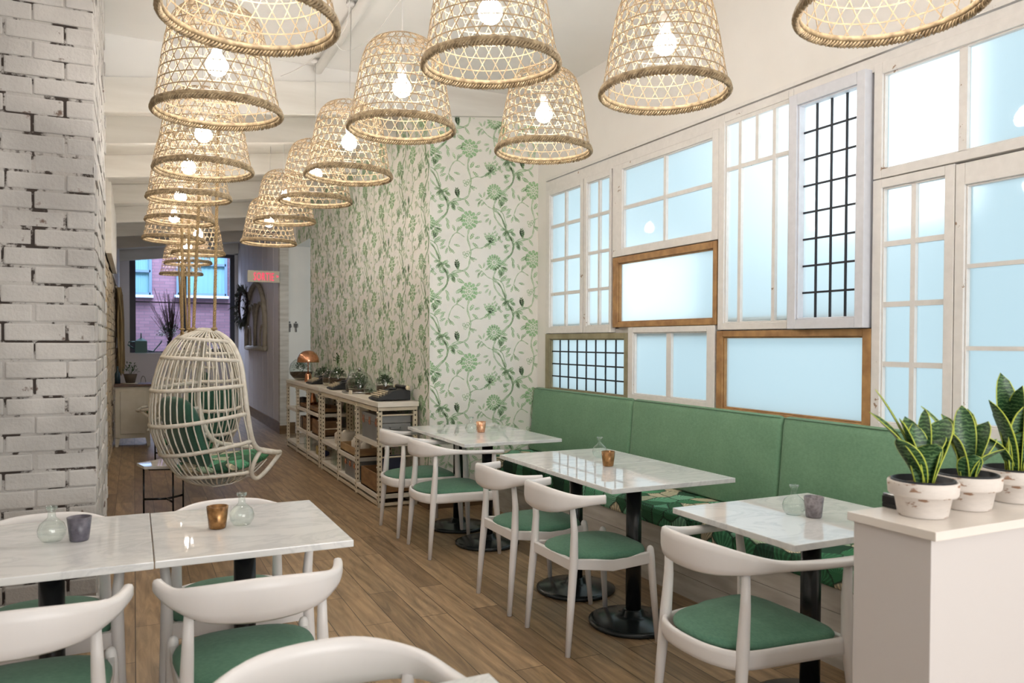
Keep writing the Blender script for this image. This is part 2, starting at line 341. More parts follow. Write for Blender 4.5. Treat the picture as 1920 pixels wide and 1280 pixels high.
def thing(name, label, cat, loc=(0, 0, 0), rz=0, group=None):
    o = bpy.data.objects.new(name, None); COL.objects.link(o); o.location = loc; o.rotation_euler = (0, 0, rz); o.empty_display_size = .1
    return tag(o, label, cat, group)
def struct(o): o['kind'] = 'structure'; return o
def dup(root, loc, rz=0, label=None, group=None, skip=()):
    r = root.copy(); COL.objects.link(r); r.location = loc; r.rotation_euler = (0, 0, rz)
    if label: r['label'] = label
    if group: r['group'] = group
    for ch in list(root.children):
        if ch.name.split('.')[0] in skip: continue
        c = ch.copy(); COL.objects.link(c); c.parent = r
        for g in ch.children:
            d = g.copy(); COL.objects.link(d); d.parent = c
    return r
def lerp(a, b, t): return a+(b-a)*t
def crom(P, t):
    n = len(P)-1; x = min(max(t, 0), 1)*n; i = min(int(x), n-1); u = x-i
    p0, p1, p2, p3 = P[max(i-1, 0)], P[i], P[i+1], P[min(i+2, n)]
    return tuple(.5*((2*b)+(-a+c)*u+(2*a-5*b+4*c-d)*u*u+(-a+3*b-3*c+d)*u**3) for a, b, c, d in zip(p0, p1, p2, p3))
def spline(P, n): return [crom(P, i/(n-1)) for i in range(n)]

# ---------------------------------------------------------------- room shell
XR, YW, XS, ZC = 3.228, 6.15, 2.215, 3.53
def bz(x): return 2.976+.118*(x+.176)      # underside of the sloping rafters
struct(MB().box((-3.05, -3.0, -.1), (3.6, 17.8, 0)).build('floor', floor_m))
struct(MB().box((-3.05, -3.0, ZC), (3.6, YW, ZC+.1)).build('ceiling', ceil_white))
mb = MB()
mb.prism([(-.7, bz(-.7)+.215), (3.6, bz(3.6)+.215), (3.6, bz(3.6)+.5), (-.7, bz(-.7)+.5)], YW+.04, 17.8, T=lambda x, z, y: (x, y, z))
o = mb.build('ceiling_rear', beam_m); struct(o); o.name = 'ceiling'
# right wall around the salvaged windows: header, sill wall, end strip
mb = MB()
mb.box((XR, -3.0, 2.774), (XR+.12, YW+.3, ZC+.1)); mb.box((XR, -3.0, 0), (XR+.12, YW, 1.0)); mb.box((XR, 5.957, 1.0), (XR+.12, YW, 2.774)); mb.box((XR, -3.0, 1.0), (XR+.12, 1.40, 2.774))
struct(mb.build('wall_right', wall_white))
mb = MB(); mb.box((-3.05, -3, 0), (-2.95, 4.0, ZC)); mb.box((-3.05, 3.98, 0), (-1.4, 4.08, ZC)); struct(mb.build('wall_left', wall_white))
# shop-front wall behind the camera with its wide opening
mb = MB(); mb.box((-3.05, -3.1, 0), (3.35, -3.0, .5)); mb.box((-3.05, -3.1, 2.9), (3.35, -3.0, ZC)); mb.box((-3.05, -3.1, .5), (-1.2, -3.0, 2.9)); mb.box((3.1, -3.1, .5), (3.35, -3.0, 2.9)); struct(mb.build('wall_front', wall_white))
# trim board and shadow gap above the windows
mb = MB(); mb.box((XR-.03, 1.40, 2.779), (XR-.001, 5.957, 2.80)); struct(mb.build('trim_1', sash_white))
mb = MB(); mb.box((XR-.022, 1.40, 2.70), (XR-.001, 4.91, 2.772)); mb.box((XR-.022, 4.91, 2.69), (XR-.001, 5.95, 2.772)); mb.box((XR-.015, 5.952, 1.0), (XR-.001, 5.975, 2.78))
struct(mb.build('trim_2', sash_white))
# low beige brick wall with plastered top, on the left beyond the pillar
def brick_wall(mb, y0, y1, z0, z1, xf, depth, sgn, bw=.225, bh=.07, gap=.011, axis='y', seed=1, jit=.004):
    """courses of slightly uneven bricks; face looks along +x (axis y) or -y (axis x)"""
    r = random.Random(seed); row = 0; z = z0
    while z < z1-.02:
        h = min(bh*r.uniform(.95, 1.05), z1-z-gap*.5); u = y0-(bw+gap)*(.5 if row % 2 else 0)*1.0
        while u < y1:
            L = bw*r.uniform(.93, 1.04); a, b = max(u, y0), min(u+L, y1)
            if b-a > .02:
                d = r.uniform(-jit, jit); zz = z+r.uniform(-.002, .002)
                if axis == 'y': lo, hi = (xf-depth, a, zz), (xf+d, b, zz+h)
                else: lo, hi = (a, xf+d, zz), (b, xf+depth, zz+h)
                mb.cbox(lo, hi, .006)
            u += L+gap*r.uniform(.7, 1.3)
        z += h+gap; row += 1
mb = MB(); mb.box((-.55, 4.6, 0), (-.275, 17.5, 2.28), 1); brick_wall(mb, 7.9, 13.4, 0, 2.27, -.262, .06, 1, seed=4, jit=.012)
brick_wall(mb, 13.4, 17.5, 0, 2.27, -.262, .06, 1, bw=.45, bh=.15, seed=5, jit=.012)
struct(mb.build('wall_left_2', [oldbrick_m, oldbrick_m]))
mb = MB(); mb.box((-.62, 4.6, 2.28), (-.25, 17.5, 3.2)); mb.box((-.27, 8.9, 2.28), (-.20, 11.6, 3.0)); struct(mb.build('wall_left_3', beam_m))
# pillar of whitewashed brick
PX, PY0, PY1, PXL = -.155, 4.0, 5.5, -1.55
mb = MB(); mb.box((PXL, PY0+.005, 0), (PX-.005, PY1, ZC), 1)
r = random.Random(11); row = 0; z = .0; bh, bw, gp = .074, .235, .009
while z < ZC-.01:
    h = min(bh*r.uniform(.96, 1.04), ZC-z)
    long = row % 2 == 0
    # front face (looks at camera)
    u = PX
    first = True
    while u > PXL+.02:
        L = (bw if long else bw*.47) if first else bw*r.uniform(.93, 1.03)
        first = False; a = max(u-L, PXL); d = r.uniform(-.005, .005); rz0 = r.uniform(-.002, .002)
        mb.cbox((a, PY0+d, z+rz0), (u if u < PX else PX+r.uniform(-.003, .003), PY0+.06, z+h+rz0), .007); u = a-gp*r.uniform(.5, 1.5)
    v = PY0+(bw*.47 if long else bw)+gp if True else 0
    # side face
    v0 = PY0+.061; first = True
    while v0 < PY1:
        L = ((bw*.47 if long else bw)-.06) if first else bw*r.uniform(.95, 1.03)
        first = False; b_ = min(v0+L, PY1); d = r.uniform(-.006, .006)
        mb.cbox((PX-.06, v0, z), (PX+d, b_, z+h), .007); v0 = b_+gp
    z += h+gp*r.uniform(.6, 1.2); row += 1
struct(mb.build('wall_pillar', [brick_m, mortar_m]))

# block behind the wallpaper + printed pattern
def motif():
    """one repeat of the climbing-flower print: list of polygons, units = 1/400 of repeat scale (crop px)"""
    polys = []
    def leaf(x, y, ang, L, W, n=4):
        # a leaf drawn as small lobes either side of a midrib, leaving white gaps
        ca, sa = math.cos(ang), math.sin(ang)
        def T(u, v): return (x+u*ca-v*sa, y+u*sa+v*ca)
        L *= 1.03; polys.append([T(0, -.8), T(L, 0), T(0, .8)])
        for i in range(n):
            t0 = L*(i+.1)/n; t1 = L*(i+.95)/n; wv_ = W*math.sin(PI*(i+.9)/(n+.8))*.9+1
            for sg in (1, -1): polys.append([T(t0, sg*1.6), T(t0+(t1-t0)*.5, sg*wv_*.9), T(t1+L*.10, sg*wv_), T(t1, sg*1.6)])
    def stroke(pts, w, n=14, double=True):
        w = w*1.0
        Q = spline([(*p, 0) for p in pts], n)
        for sg in ((1, -1) if double else (0,)):
            Lp, Rp = [], []
            for i, q in enumerate(Q):
                a, b = Q[max(i-1, 0)], Q[min(i+1, n-1)]; dx, dy = b[0]-a[0], b[1]-a[1]; l = math.hypot(dx, dy) or 1
                nx, ny = -dy/l, dx/l; wob = 1+.35*math.sin(i*2.3)
                if double: o1, o2 = sg*w*.14, sg*w*.5*wob
                else: o1, o2 = -w*.5, w*.5
                Lp.append((q[0]+nx*o1, q[1]+ny*o1)); Rp.append((q[0]+nx*o2, q[1]+ny*o2))
            for i in range(n-1): polys.append([Lp[i], Lp[i+1], Rp[i+1], Rp[i]])
    def flower(x, y, R, rot=0, rings=((1.0, 11, .34), (.70, 9, .30), (.42, 7, .24))):
        for rr, k, w_ in rings:
            for i in range(k):
                a = rot+2*PI*i/k; ri, ro = R*rr*.66, R*rr; hw = PI/k*.80
                pts = []
                for s_ in range(-2, 3): pts.append((x+math.cos(a+hw*s_/2)*ro*(1-.10*abs(s_)/2), y+math.sin(a+hw*s_/2)*ro*(1-.10*abs(s_)/2)))
                for s_ in range(2, -3, -1): pts.append((x+math.cos(a+hw*s_/2)*ri, y+math.sin(a+hw*s_/2)*ri))
                polys.append(pts)
        for i in range(6):
            a = i*PI/3; polys.append([(x+math.cos(a-.35)*R*.2, y+math.sin(a-.35)*R*.2), (x+math.cos(a+.35)*R*.2, y+math.sin(a+.35)*R*.2), (x, y)])
    # big flower with its feathered side leaves
    flower(340, 30, 72, .2); leaf(300, -30, 3.6, 60, 16, 5); leaf(290, 10, 2.6, 62, 15, 5); leaf(395, -10, -.6, 40, 11, 4); leaf(410, 40, -.2, 30, 9, 3)
    # main vine, from flower to flower through the lower left
    stroke([(340, 90), (325, 165), (350, 250), (345, 320), (330, 385), (290, 410), (215, 435), (168, 475), (160, 520), (120, 570), (50, 635), (0, 665)], 11, 30)
    stroke([(0, 185), (60, 250), (95, 330), (140, 400), (168, 475)], 10, 16); stroke([(20, 195), (75, 225), (100, 300)], 5, 8, False)
    stroke([(350, 258), (395, 235), (440, 235), (500, 200)], 7, 10)
    for a, L in ((-2.1, 75), (-1.6, 70), (-1.2, 80), (-.8, 85), (-.4, 80), (.2, 50), (2.4, 50), (1.5, 45)): leaf(505, 190, a, L, 13, 4)
    for x, y in ((560, 130), (585, 150), (600, 185), (545, 115)): leaf(x, y, -.8, 20, 8, 2)
    stroke([(300, 160), (240, 130), (195, 170), (170, 240)], 6, 12)
    for x, y, a in ((240, 130, -1.3), (250, 110, -.8), (225, 120, -2.0), (150, 190, 2.9), (140, 200, 2.3), (215, 220, .2), (175, 235, 1.2), (165, 245, 1.9), (185, 250, .8), (150, 235, 2.7)): leaf(x, y, a, 46, 9, 4)
    leaf(250, 405, -1.75, 70, 24, 5); leaf(300, 410, .9, 58, 10, 5); leaf(365, 200, .6, 50, 12, 4); leaf(385, 165, -.3, 38, 10, 3); leaf(340, 300, .8, 52, 8, 4); leaf(355, 310, .3, 44, 7, 3); leaf(345, 175, -1.0, 50, 15, 4)
    for x, y in ((298, 282), (322, 292), (308, 305), (330, 275)): flower(x, y, 14, 0, ((1, 5, .3),))
    for x, y, a in ((120, 360, 2.6), (130, 350, 1.9), (110, 340, -1.9), (140, 365, .4), (100, 375, 1.4), (175, 440, -2.2), (205, 450, 1.2), (190, 470, .7), (130, 510, 2.8), (115, 505, -2.2), (150, 560, 1.0), (75, 640, .3), (60, 650, 1.0), (50, 655, 1.7), (40, 420-20, 1.2), (55, 190, -1.4), (60, 175, -.9), (70, 190, -.4)): leaf(x, y, a, 44, 11, 4)
    # second vine with the round flower
    flower(545, 338, 64, .5, ((1.0, 16, .3), (.74, 13, .3), (.48, 9, .3))); leaf(600, 370, .5, 58, 18, 5); leaf(590, 390, 1.2, 50, 12, 4); leaf(610, 350, .1, 45, 12, 4)
    stroke([(560, 395), (540, 450), (548, 520), (585, 575), (635, 620), (662, 655), (705, 715), (710, 755), (690, 800), (645, 840), (600, 875)], 11, 30)
    stroke([(545, 478), (595, 512), (630, 572), (645, 630)], 8, 12)
    stroke([(540, 470), (490, 450), (440, 405)], 6, 10)
    for x, y, a in ((440, 405, 2.2), (430, 400, 2.8), (445, 390, -2.3), (455, 385, -1.3), (470, 400, -.6), (420, 420, 1.8), (465, 420, 2.4), (500, 515, 2.9), (500, 540, 2.3), (515, 550, 1.8), (600, 490, -1.2), (610, 480, -.6), (560, 590, 2.1)): leaf(x, y, a, 40, 8, 4)
    stroke([(708, 725), (750, 690), (790, 675), (835, 682)], 7, 10)
    for x, y, a, L, W in ((785, 670, -1.7, 64, 20), (735, 705, 1.1, 55, 15), (745, 700, .5, 50, 14), (680, 735, 2.9, 48, 13), (665, 640, -.6, 50, 15), (650, 635, 2.4, 45, 13), (685, 645, .3, 42, 12), (700, 860, 1.3, 48, 12), (640, 615, 3.0, 40, 10), (700, 700, -2.4, 44, 12), (680, 700, -2.9, 40, 10)): leaf(x, y, a, L, W, 5)
    return polys
MOT = motif()
K = .00113*1.0; PU, PV = 540*K, 535*K
def print_paper(mb, mk, ulo, uhi, zlo, zhi, u0, z0, topf=None, seed=0):
    """stamp motif; mk(u,z)->xyz just proud of the wall, clipped to the wall bounds"""
    def clip(poly):
        for ax, lim, sg in ((0, ulo, 1), (0, uhi, -1), (1, zlo, 1), (1, zhi, -1)):
            out_ = []
            for i in range(len(poly)):
                a, b = poly[i-1], poly[i]; da, db = (a[ax]-lim)*sg, (b[ax]-lim)*sg
                if (da >= 0) != (db >= 0): t = da/(da-db); out_.append((a[0]+(b[0]-a[0])*t, a[1]+(b[1]-a[1])*t))
                if db >= 0: out_.append(b)
            poly = out_
            if len(poly) < 3: return None
        return poly
    ni = int((uhi-ulo)/PU)+4
    for i in range(-3, ni):
        for j in range(-7, 3):
            cu = u0+i*PU; cz = z0+j*PV+(i % 2)*PV*.5
            if cu > uhi or cu+850*K < ulo or cz-900*K > zhi or cz+150*K < zlo: continue
            for p in MOT:
                q = clip([(cu+x*K, cz-y*K) for x, y in p])
                if q: mb.add([mk(u, z) for u, z in q], [tuple(range(len(q)))], 1)
mb = MB(); mb.box((XS, YW, 0), (XR+.12, YW+.25, ZC+.09)); mb.box((XS+.0, YW+.25, 0), (XS+.12, 11.03, ZC)); mb.box((XS, 11.03, 2.83), (XS+.12, 12.1, ZC)); mb.box((XS+.12, 10.93, 0), (3.4, 11.03, 2.83))
print_paper(mb, lambda u, z: (u, YW-.0015, z), XS+.002, XR-.001, .13, 3.30, XS-.03, 3.07)
def side(u, z): return (XS-.0015, 12.1-u, z)
print_paper(mb, side, 1.07, 5.948, .13, 3.42, .24, 3.07); print_paper(mb, side, .02, 1.068, 2.84, 3.42, .24, 3.07)
struct(mb.build('wall_wallpapered', [paper, ink]))
mb = MB(); mb.box((XS-.018, YW-.018, 0), (XR-.001, YW-.002, .125)); mb.box((XS-.018, YW-.002, 0), (XS-.002, 11.03, .125)); struct(mb.build('baseboard_wallpaper', skirt_m))
# white wall with the washroom sign, panelled wall, far wall
struct(MB().box((2.0, 12.1, 0), (3.4, 12.2, 2.83)).box((2.0, 12.1, 2.83), (2.33, 12.2, ZC)).box((XS+.12, 11.03, 2.83), (3.4, 12.1, 2.9)).build('wall_washroom', wall_white))
mb = MB(); mb.box((2.0, 12.2, 0), (2.12, 17.5, 3.6))
y = 12.2
while y < 17.4: mb.box((1.988, y+.02, .13), (2.001, min(y+.56, 17.48), 3.3)); y += .58
struct(mb.build('wall_panelled', lav_m))
mb = MB(); mb.box((1.97, 12.06, .13), (2.10, 12.098, 3.3)); mb.box((1.97, 12.098, .13), (1.999, 12.2, 3.3)); struct(mb.build('trim_3', wash))
mb = MB(); mb.box((1.965, 12.08, 0), (2.2, 12.097, .17)); mb.box((1.965, 12.097, 0), (1.985, 17.5, .17)); mb.box((-.26, 17.48, 0), (1.965, 17.499, .17)); struct(mb.build('baseboard_panelled', skirt_m))
mb = MB(); mb.box((-.6, 17.5, 0), (2.2, 17.7, 1.15)); mb.box((-.6, 17.5, 1.15), (-.075, 17.7, 3.4)); mb.box((1.93, 17.5, 1.15), (2.2, 17.7, 3.4)); mb.box((-.6, 17.5, 3.22), (2.2, 17.7, 3.6))
struct(mb.build('wall_far', far_white))
# bulkhead above the first beam
mb = MB(); mb.prism([(-3.0, 2.4), (-.2, bz(-.2)+.2), (2.45, bz(2.45)+.22), (2.45, ZC+.09), (-3.0, ZC+.09)], YW+.001, YW+.06, T=lambda x, z, y: (x, y, z)); mb.box((.19, YW+.008, 3.2), (.196, YW+.019, ZC))
struct(mb.build('wall_bulkhead', ceil_white))
# rafters
for i, (y, h) in enumerate([(6.11, .24), (7.06, .22), (8.51, .215), (10.11, .215), (11.74, .215), (13.29, .215), (14.96, .215), (17.30, .215)]):
    x0, x1 = -.6, (XR-.005 if i == 0 else (XS-.005 if y < 12 else 1.985))
    mb = MB()
    def T(x, z, yy): return (x, yy, z)
    if i == 0: mb.prism([(x0, bz(x0)), (x1, bz(x1)), (x1, min(bz(x1)+h, ZC-.002)), (2.36, ZC-.002), (x0, bz(x0)+h)], y, y+.035, T=T)
    else: mb.prism([(x0, bz(x0)), (x1, bz(x1)), (x1, bz(x1)+h-.002), (x0, bz(x0)+h-.002)], y, y+.07, T=T)
    o = mb.build('ceiling_beam', beam_m)
    lab = ['deep whitewashed beam at the front edge of the sloping ceiling', 'first whitewashed rafter behind the front beam', 'second whitewashed rafter behind the front beam', 'third whitewashed rafter behind the front beam', 'fourth whitewashed rafter behind the front beam', 'fifth whitewashed rafter, above the panelled wall', 'sixth whitewashed rafter, last but one before the far window', 'last whitewashed rafter directly above the far window'][i]
    tag(o, lab, 'beam', 'whitewashed rafters of the sloping ceiling')

# ---------------------------------------------------------------- windows (right wall)
wn = [0]
def rbar(mb, x0, x1, y0, y1, z0, z1, mi=0): mb.box((x0, min(y0, y1), min(z0, z1)), (x1, max(y0, y1), max(z0, z1)), mi)
def window(Y0, Y1, Z0, Z1, gl, cols, rows, fm, bar=.012, xo=0, mm=None, extra=None, leadm=False, label=None):
    """Y0>Y1 outer, gl=(y0,y1,z0,z1) glazed area, cols/rows: bar centre positions"""
    wn[0] += 1
    rt = bpy.data.objects.new('window_%d' % wn[0], None); COL.objects.link(rt); rt.location = (XR, (Y0+Y1)/2, Z0); struct(rt)
    if label: rt['label'] = label
    L = (XR, (Y0+Y1)/2, Z0)
    def loc(mb): mb.v = [(a-L[0], b-L[1], c-L[2]) for a, b, c in mb.v]; return mb
    xa, xb = XR-.028-xo, XR+.02
    gy0, gy1, gz0, gz1 = gl
    mb = MB(); rbar(mb, xa, xb, Y0, gy0, Z0, Z1); rbar(mb, xa, xb, gy1, Y1, Z0, Z1); rbar(mb, xa, xb, gy0, gy1, Z0, gz0); rbar(mb, xa, xb, gy0, gy1, gz1, Z1)
    # inner bead
    for a, b, c, d in ((gy0, gy0-.008, gz0, gz1), (gy1+.008, gy1, gz0, gz1), (gy0, gy1, gz0, gz0+.008), (gy0, gy1, gz1-.008, gz1)): rbar(mb, xa+.012, xb, a, b, c, d)
    loc(mb).build('frame', fm, rt, bevel=.003)
    mb = MB()
    for c in cols: 
        cc, z0_, z1_ = (c if hasattr(c, '__len__') else (c, gz0, gz1)); rbar(mb, (xa+.012 if not leadm else XR-.004-xo*.5), (xb-.012 if not leadm else XR+.006-xo*.5), cc+bar/2, cc-bar/2, z0_, z1_)
    for c in rows: rbar(mb, (xa+.013 if not leadm else XR-.003-xo*.5), (xb-.013 if not leadm else XR+.005-xo*.5), gy0, gy1, c-bar/2, c+bar/2)
    if cols or rows: loc(mb).build('glazing_bars', mm or fm, rt)
    mb = MB(); mb.box((XR+.004-xo*.5, gy1-.004, gz0-.004), (XR+.008-xo*.5, gy0+.004, gz1+.004)); mb.m = [0 if i == 5 else 1 for i in range(6)]; loc(mb).build('pane', [glass_frost, pane_back], rt)
    if extra: extra(rt, loc)
    return rt
window(5.950, 5.335, 1.472, 2.69, (5.888, 5.380, 1.525, 2.648), [5.632], [2.377, 2.092, 1.805], sash_white, .026)
window(5.325, 4.930, 1.472, 2.69, (5.282, 4.958, 1.525, 2.645), [5.117], [2.379, 2.093, 1.807], sash_white, .024)
window(4.910, 3.745, 2.028, 2.698, (4.788, 3.803, 2.078, 2.657), [4.293], [2.376], sash_white, .026)
window(4.903, 3.755, 1.509, 2.022, (4.838, 3.790, 1.545, 1.978), [], [], sash_wood)
window(5.955, 4.706, .985, 1.468, (5.882, 4.752, 1.006, 1.424), [5.882-.141*i for i in range(1, 8)], [1.006+.1045*i for i in range(1, 4)], sash_olive, .011, mm=lead, leadm=True)
window(4.700, 3.768, .985, 1.506, (4.642, 3.842, 1.03, 1.468), [(4.238, 1.03, 1.468)], [], sash_white, .05)
window(3.742, 3.150, 1.476, 2.766, (3.692, 3.182, 1.516, 2.722), [3.571, (3.433, 2.437, 2.722), 3.298], [2.437], sash_white, .024)
window(3.140, 2.655, 1.474, 2.715, (3.085, 2.705, 1.524, 2.655), [2.99, 2.895, 2.80], [1.524+.141*i for i in range(1, 8)], sash_lilac, .010, xo=.04, mm=lead, leadm=True)
window(3.750, 2.640, .985, 1.470, (3.698, 2.690, 1.006, 1.434), [], [], sash_wood)
window(2.638, 1.42, 2.183, 2.732, (2.592, 1.47, 2.225, 2.676), [2.197, 1.80], [], sash_white, .038)
window(2.638, 2.222, .985, 2.178, (2.590, 2.268, 1.02, 2.136), [2.428], [1.869, 1.583, 1.300], sash_white, .024)
window(2.218, 1.42, .985, 2.172, (2.176, 1.47, 1.05, 2.078), [], [1.730, 1.379], sash_white, .018)
mb = MB()
for (y0_, y1_, z0_, z1_) in ((2.645, 5.957, 1.44, 1.55), (3.745, 4.91, 1.99, 2.05), (1.42, 2.64, 2.165, 2.20), (5.31, 5.35, 1.5, 2.774), (4.89, 4.945, 1.5, 2.774), (3.73, 3.77, 1.0, 2.774), (3.12, 3.17, 1.5, 2.774), (2.62, 2.67, 1.0, 2.774), (2.21, 2.23, 1.0, 2.18), (4.69, 4.71, 1.0, 1.5), (1.42, 5.957, .98, 1.003), (2.62, 3.16, 2.65, 2.774), (3.75, 4.93, 2.66, 2.774)): mb.box((XR+.021, y0_, z0_), (XR+.05, y1_, z1_))
struct(mb.build('trim_4', sash_white))
# far window
wn[0] += 1
rt = bpy.data.objects.new('window_%d' % wn[0], None); COL.objects.link(rt); rt.location = (.93, 17.5, 1.15); struct(rt)
def fw(mb): mb.v = [(a-.93, b-17.5, c-1.15) for a, b, c in mb.v]; return mb
mb = MB(); mb.box((-.075, 17.52, 1.15), (.035, 17.62, 3.22)); mb.box((1.84, 17.52, 1.15), (1.93, 17.62, 3.22)); mb.box((.035, 17.52, 3.15), (1.84, 17.62, 3.22)); mb.box((.035, 17.52, 1.15), (1.84, 17.62, 1.18)); mb.box((.89, 17.52, 1.18), (.99, 17.62, 3.15))
fw(mb).build('frame', winframe, rt)
fw(MB().box((.035, 17.55, 2.17), (.89, 17.58, 2.195)).box((.99, 17.55, 2.17), (1.84, 17.58, 2.195))).build('glazing_bars', winframe, rt)
fw(MB().box((.035, 17.60, 1.18), (1.84, 17.605, 3.15))).build('pane', win_glass, rt)
fw(MB().box((-.075, 17.46, 1.115), (1.93, 17.66, 1.149))).build('sill', far_white, rt)
# neighbouring building
nb = thing('neighbouring_building', 'lavender brick building with two sash windows seen through the far window', 'building', (1, 21, -.1))
def nl(mb): mb.v = [(a-1, b-21, c+.1) for a, b, c in mb.v]; return mb
nl(MB().box((-4, 21, -.1), (7, 21.3, 7))).build('brick_wall', extbrick, nb)
for (x0, x1, z0, z1, zm) in ((-.05, .37, 2.53, 3.9, 3.08), (.98, 2.10, 2.55, 3.9, 3.3)):
    wf = nl(MB().box((x0-.03, 20.93, z0-.03), (x0+.03, 20.99, z1)).box((x1-.03, 20.93, z0-.03), (x1+.03, 20.99, z1)).box((x0, 20.93, z0-.03), (x1, 20.99, z0+.03)).box((x0, 20.93, zm-.03), (x1, 20.99, zm+.03)).box((x0, 20.93, z1-.05), (x1, 20.99, z1))).build('window', extframe, nb)
    mb = MB(); n = 30
    mb.grid(lambda u, v: (x0+.03+(x1-x0-.06)*u, 20.985+.008*math.sin(u*60), z0+.03+(z1-z0-.06)*v), n, 2); nl(mb).build('curtain', curtain_m, wf)
    nl(MB().box((x0-.08, 20.86, z0-.09), (x1+.06, 20.99, z0-.03))).build('window_sill', extsill, nb)

# ---------------------------------------------------------------- banquette
bq = thing('banquette_bench', 'long built-in bench with whitewashed board base along the window wall', 'bench', (2.95, 3.9, 0))
def bl(mb): mb.v = [(a-2.95, b-3.9, c) for a, b, c in mb.v]; return mb
mb = MB(); mb.box((2.745, 1.45, .0), (3.2, 6.12, .33))
for z0_, z1_ in ((.0, .118), (.121, .235), (.238, .340)): mb.box((2.722, 1.45, z0_), (2.744, 6.125, z1_))
bl(mb).build('base', wash, bq)
def cushion(y0, y1, nm, z0=.343, z1=.447):
    def fn(u, v):  # cross-section ring u, along v
        y_ = lerp(y0, y1, v); k = [(2.70, z0+.02), (2.70, z1-.03), (2.705, z1-.008), (2.73, z1), (2.95, z1+.008), (3.19, z1+.004), (3.205, z1-.02), (3.2, z0), (2.73, z0), (2.705, z0+.004)]
        i = int(u*10+.5) % 10; x, z = k[i]; e = min(v, 1-v); s_ = 1 if e > 1e-6 else .965
        return (2.95+(x-2.95)*s_, y_, (z0+z1)/2+(z-(z0+z1)/2)*s_)
    mb = MB(); nv = int((y1-y0)/.1)+3; vs = [0, .004]+[i/(nv-1) for i in range(1, nv-1)]+[.996, 1]
    P_ = [fn(i/10, v) for v in vs for i in range(10)]
    fs = [(a*10+i, a*10+(i+1) % 10, (a+1)*10+(i+1) % 10, (a+1)*10+i) for a in range(len(vs)-1) for i in range(10)]
    fs += [tuple(reversed(range(10))), tuple((len(vs)-1)*10+i for i in range(10))]
    mb.add(P_, fs, 0, False); return bl(mb).build(nm, palm, bq, bevel=.006)
for a, b in ((1.46, 3.36), (3.363, 5.1), (5.103, 6.12)): cushion(a, b, 'seat_cushion')
def backrest(y0, y1):
    # slab leaning against the wall; rounded edges
    mb = MB(); ny = 14; prof = [(3.140, .455), (3.125, .47), (3.150, .72), (3.168, .95), (3.178, .990), (3.195, 1.000), (3.215, 1.000), (3.224, .98), (3.215, .455)]
    n = len(prof); P_ = []
    ys = [0, .006, .02]+[i/ny for i in range(1, ny)]+[.98, .994, 1]
    for v in ys:
        e = min(v, 1-v); ins = .014 if e == 0 else (.005 if e < .01 else 0)
        for k, (x, z) in enumerate(prof):
            xx = x+(ins if k < 5 else 0)-(.012*math.sin(PI*v)*math.sin(PI*min(1, max(0, (z-.45)/.55))) if k in (2, 3) else 0); zz = z-(ins if 3 < k < 8 else 0)
            P_.append((xx, lerp(y0, y1, v), zz))
    fs = [(a*n+i, a*n+(i+1) % n, (a+1)*n+(i+1) % n, (a+1)*n+i) for a in range(len(ys)-1) for i in range(n)]
    fs += [tuple(reversed(range(n))), tuple((len(ys)-1)*n+i for i in range(n))]
    mb.add(P_, fs, 0, True); o = bl(mb).build('back_cushion', back_green, bq)
    mb = MB(); mb.tube([(3.176, y0+.01, .992), (3.174, (y0+y1)/2, .993), (3.176, y1-.01, .992)], .0035, 6); bl(mb).build('piping', back_green, o)
for a, b in ((1.5, 3.178), (3.186, 4.594), (4.602, 6.125)): backrest(a, b)

# ---------------------------------------------------------------- tables
def table(label, x0, x1, y0, y1, bx, by, group, cat='table', rect=True):
    t = thing('cafe_table', label, cat, (bx, by, 0), 0, group)
    mb = MB(); mb.cbox((x0-bx, y0-by, .717), (x1-bx, y1-by, .74), .003); mb.build('tabletop', marble, t)
    mb = MB(); mb.lathe([(.038, .03), (.038, .70)], n=20); mb.build('column', black_m, t)
    mb = MB(); mb.lathe([(.215, .0), (.222, .006), (.222, .018), (.20, .026), (.10, .040), (.060, .048), (.052, .07), (.039, .075)], n=40); mb.build('base', base_m, t)
    mb = MB(); mb.lathe([(.039, .68), (.05, .70), (.13, .708), (.13, .716)], n=24); mb.build('top_plate', black_m, t)
    return t
table('marble topped cafe table nearer the camera of the middle pair by the green bench', 1.925, 2.64, 2.945, 3.553, 2.235, 3.22, 'marble tables along the bench')
table('marble topped cafe table, farther one of the middle pair by the bench', 1.925, 2.64, 3.556, 4.14, 2.245, 3.80, 'marble tables along the bench')
table('marble topped table beside the white planter counter, at the bench', 1.935, 2.67, 1.877, 2.52, 2.33, 2.18, 'marble tables along the bench')
table('marble topped table of the far pair near the wallpaper corner, nearer half', 1.91, 2.63, 4.645, 5.215, 2.20, 4.93, 'marble tables along the bench')
table('marble topped table closest to the wallpapered wall, with its underside plate', 1.91, 2.63, 5.218, 5.80, 2.20, 5.47, 'marble tables along the bench')
table('marble topped table in the left foreground, right of the joint', .0535, .655, 2.555, 3.282, .355, 2.93, 'marble tables in the left foreground')
table('marble topped table in front of the brick pillar, cut by left edge', -.56, .0505, 2.552, 3.288, -.245, 2.93, 'marble tables in the left foreground')
table('marble table corner at the bottom edge of the photo', .03, .634, .75, 1.412, .34, 1.1, None)

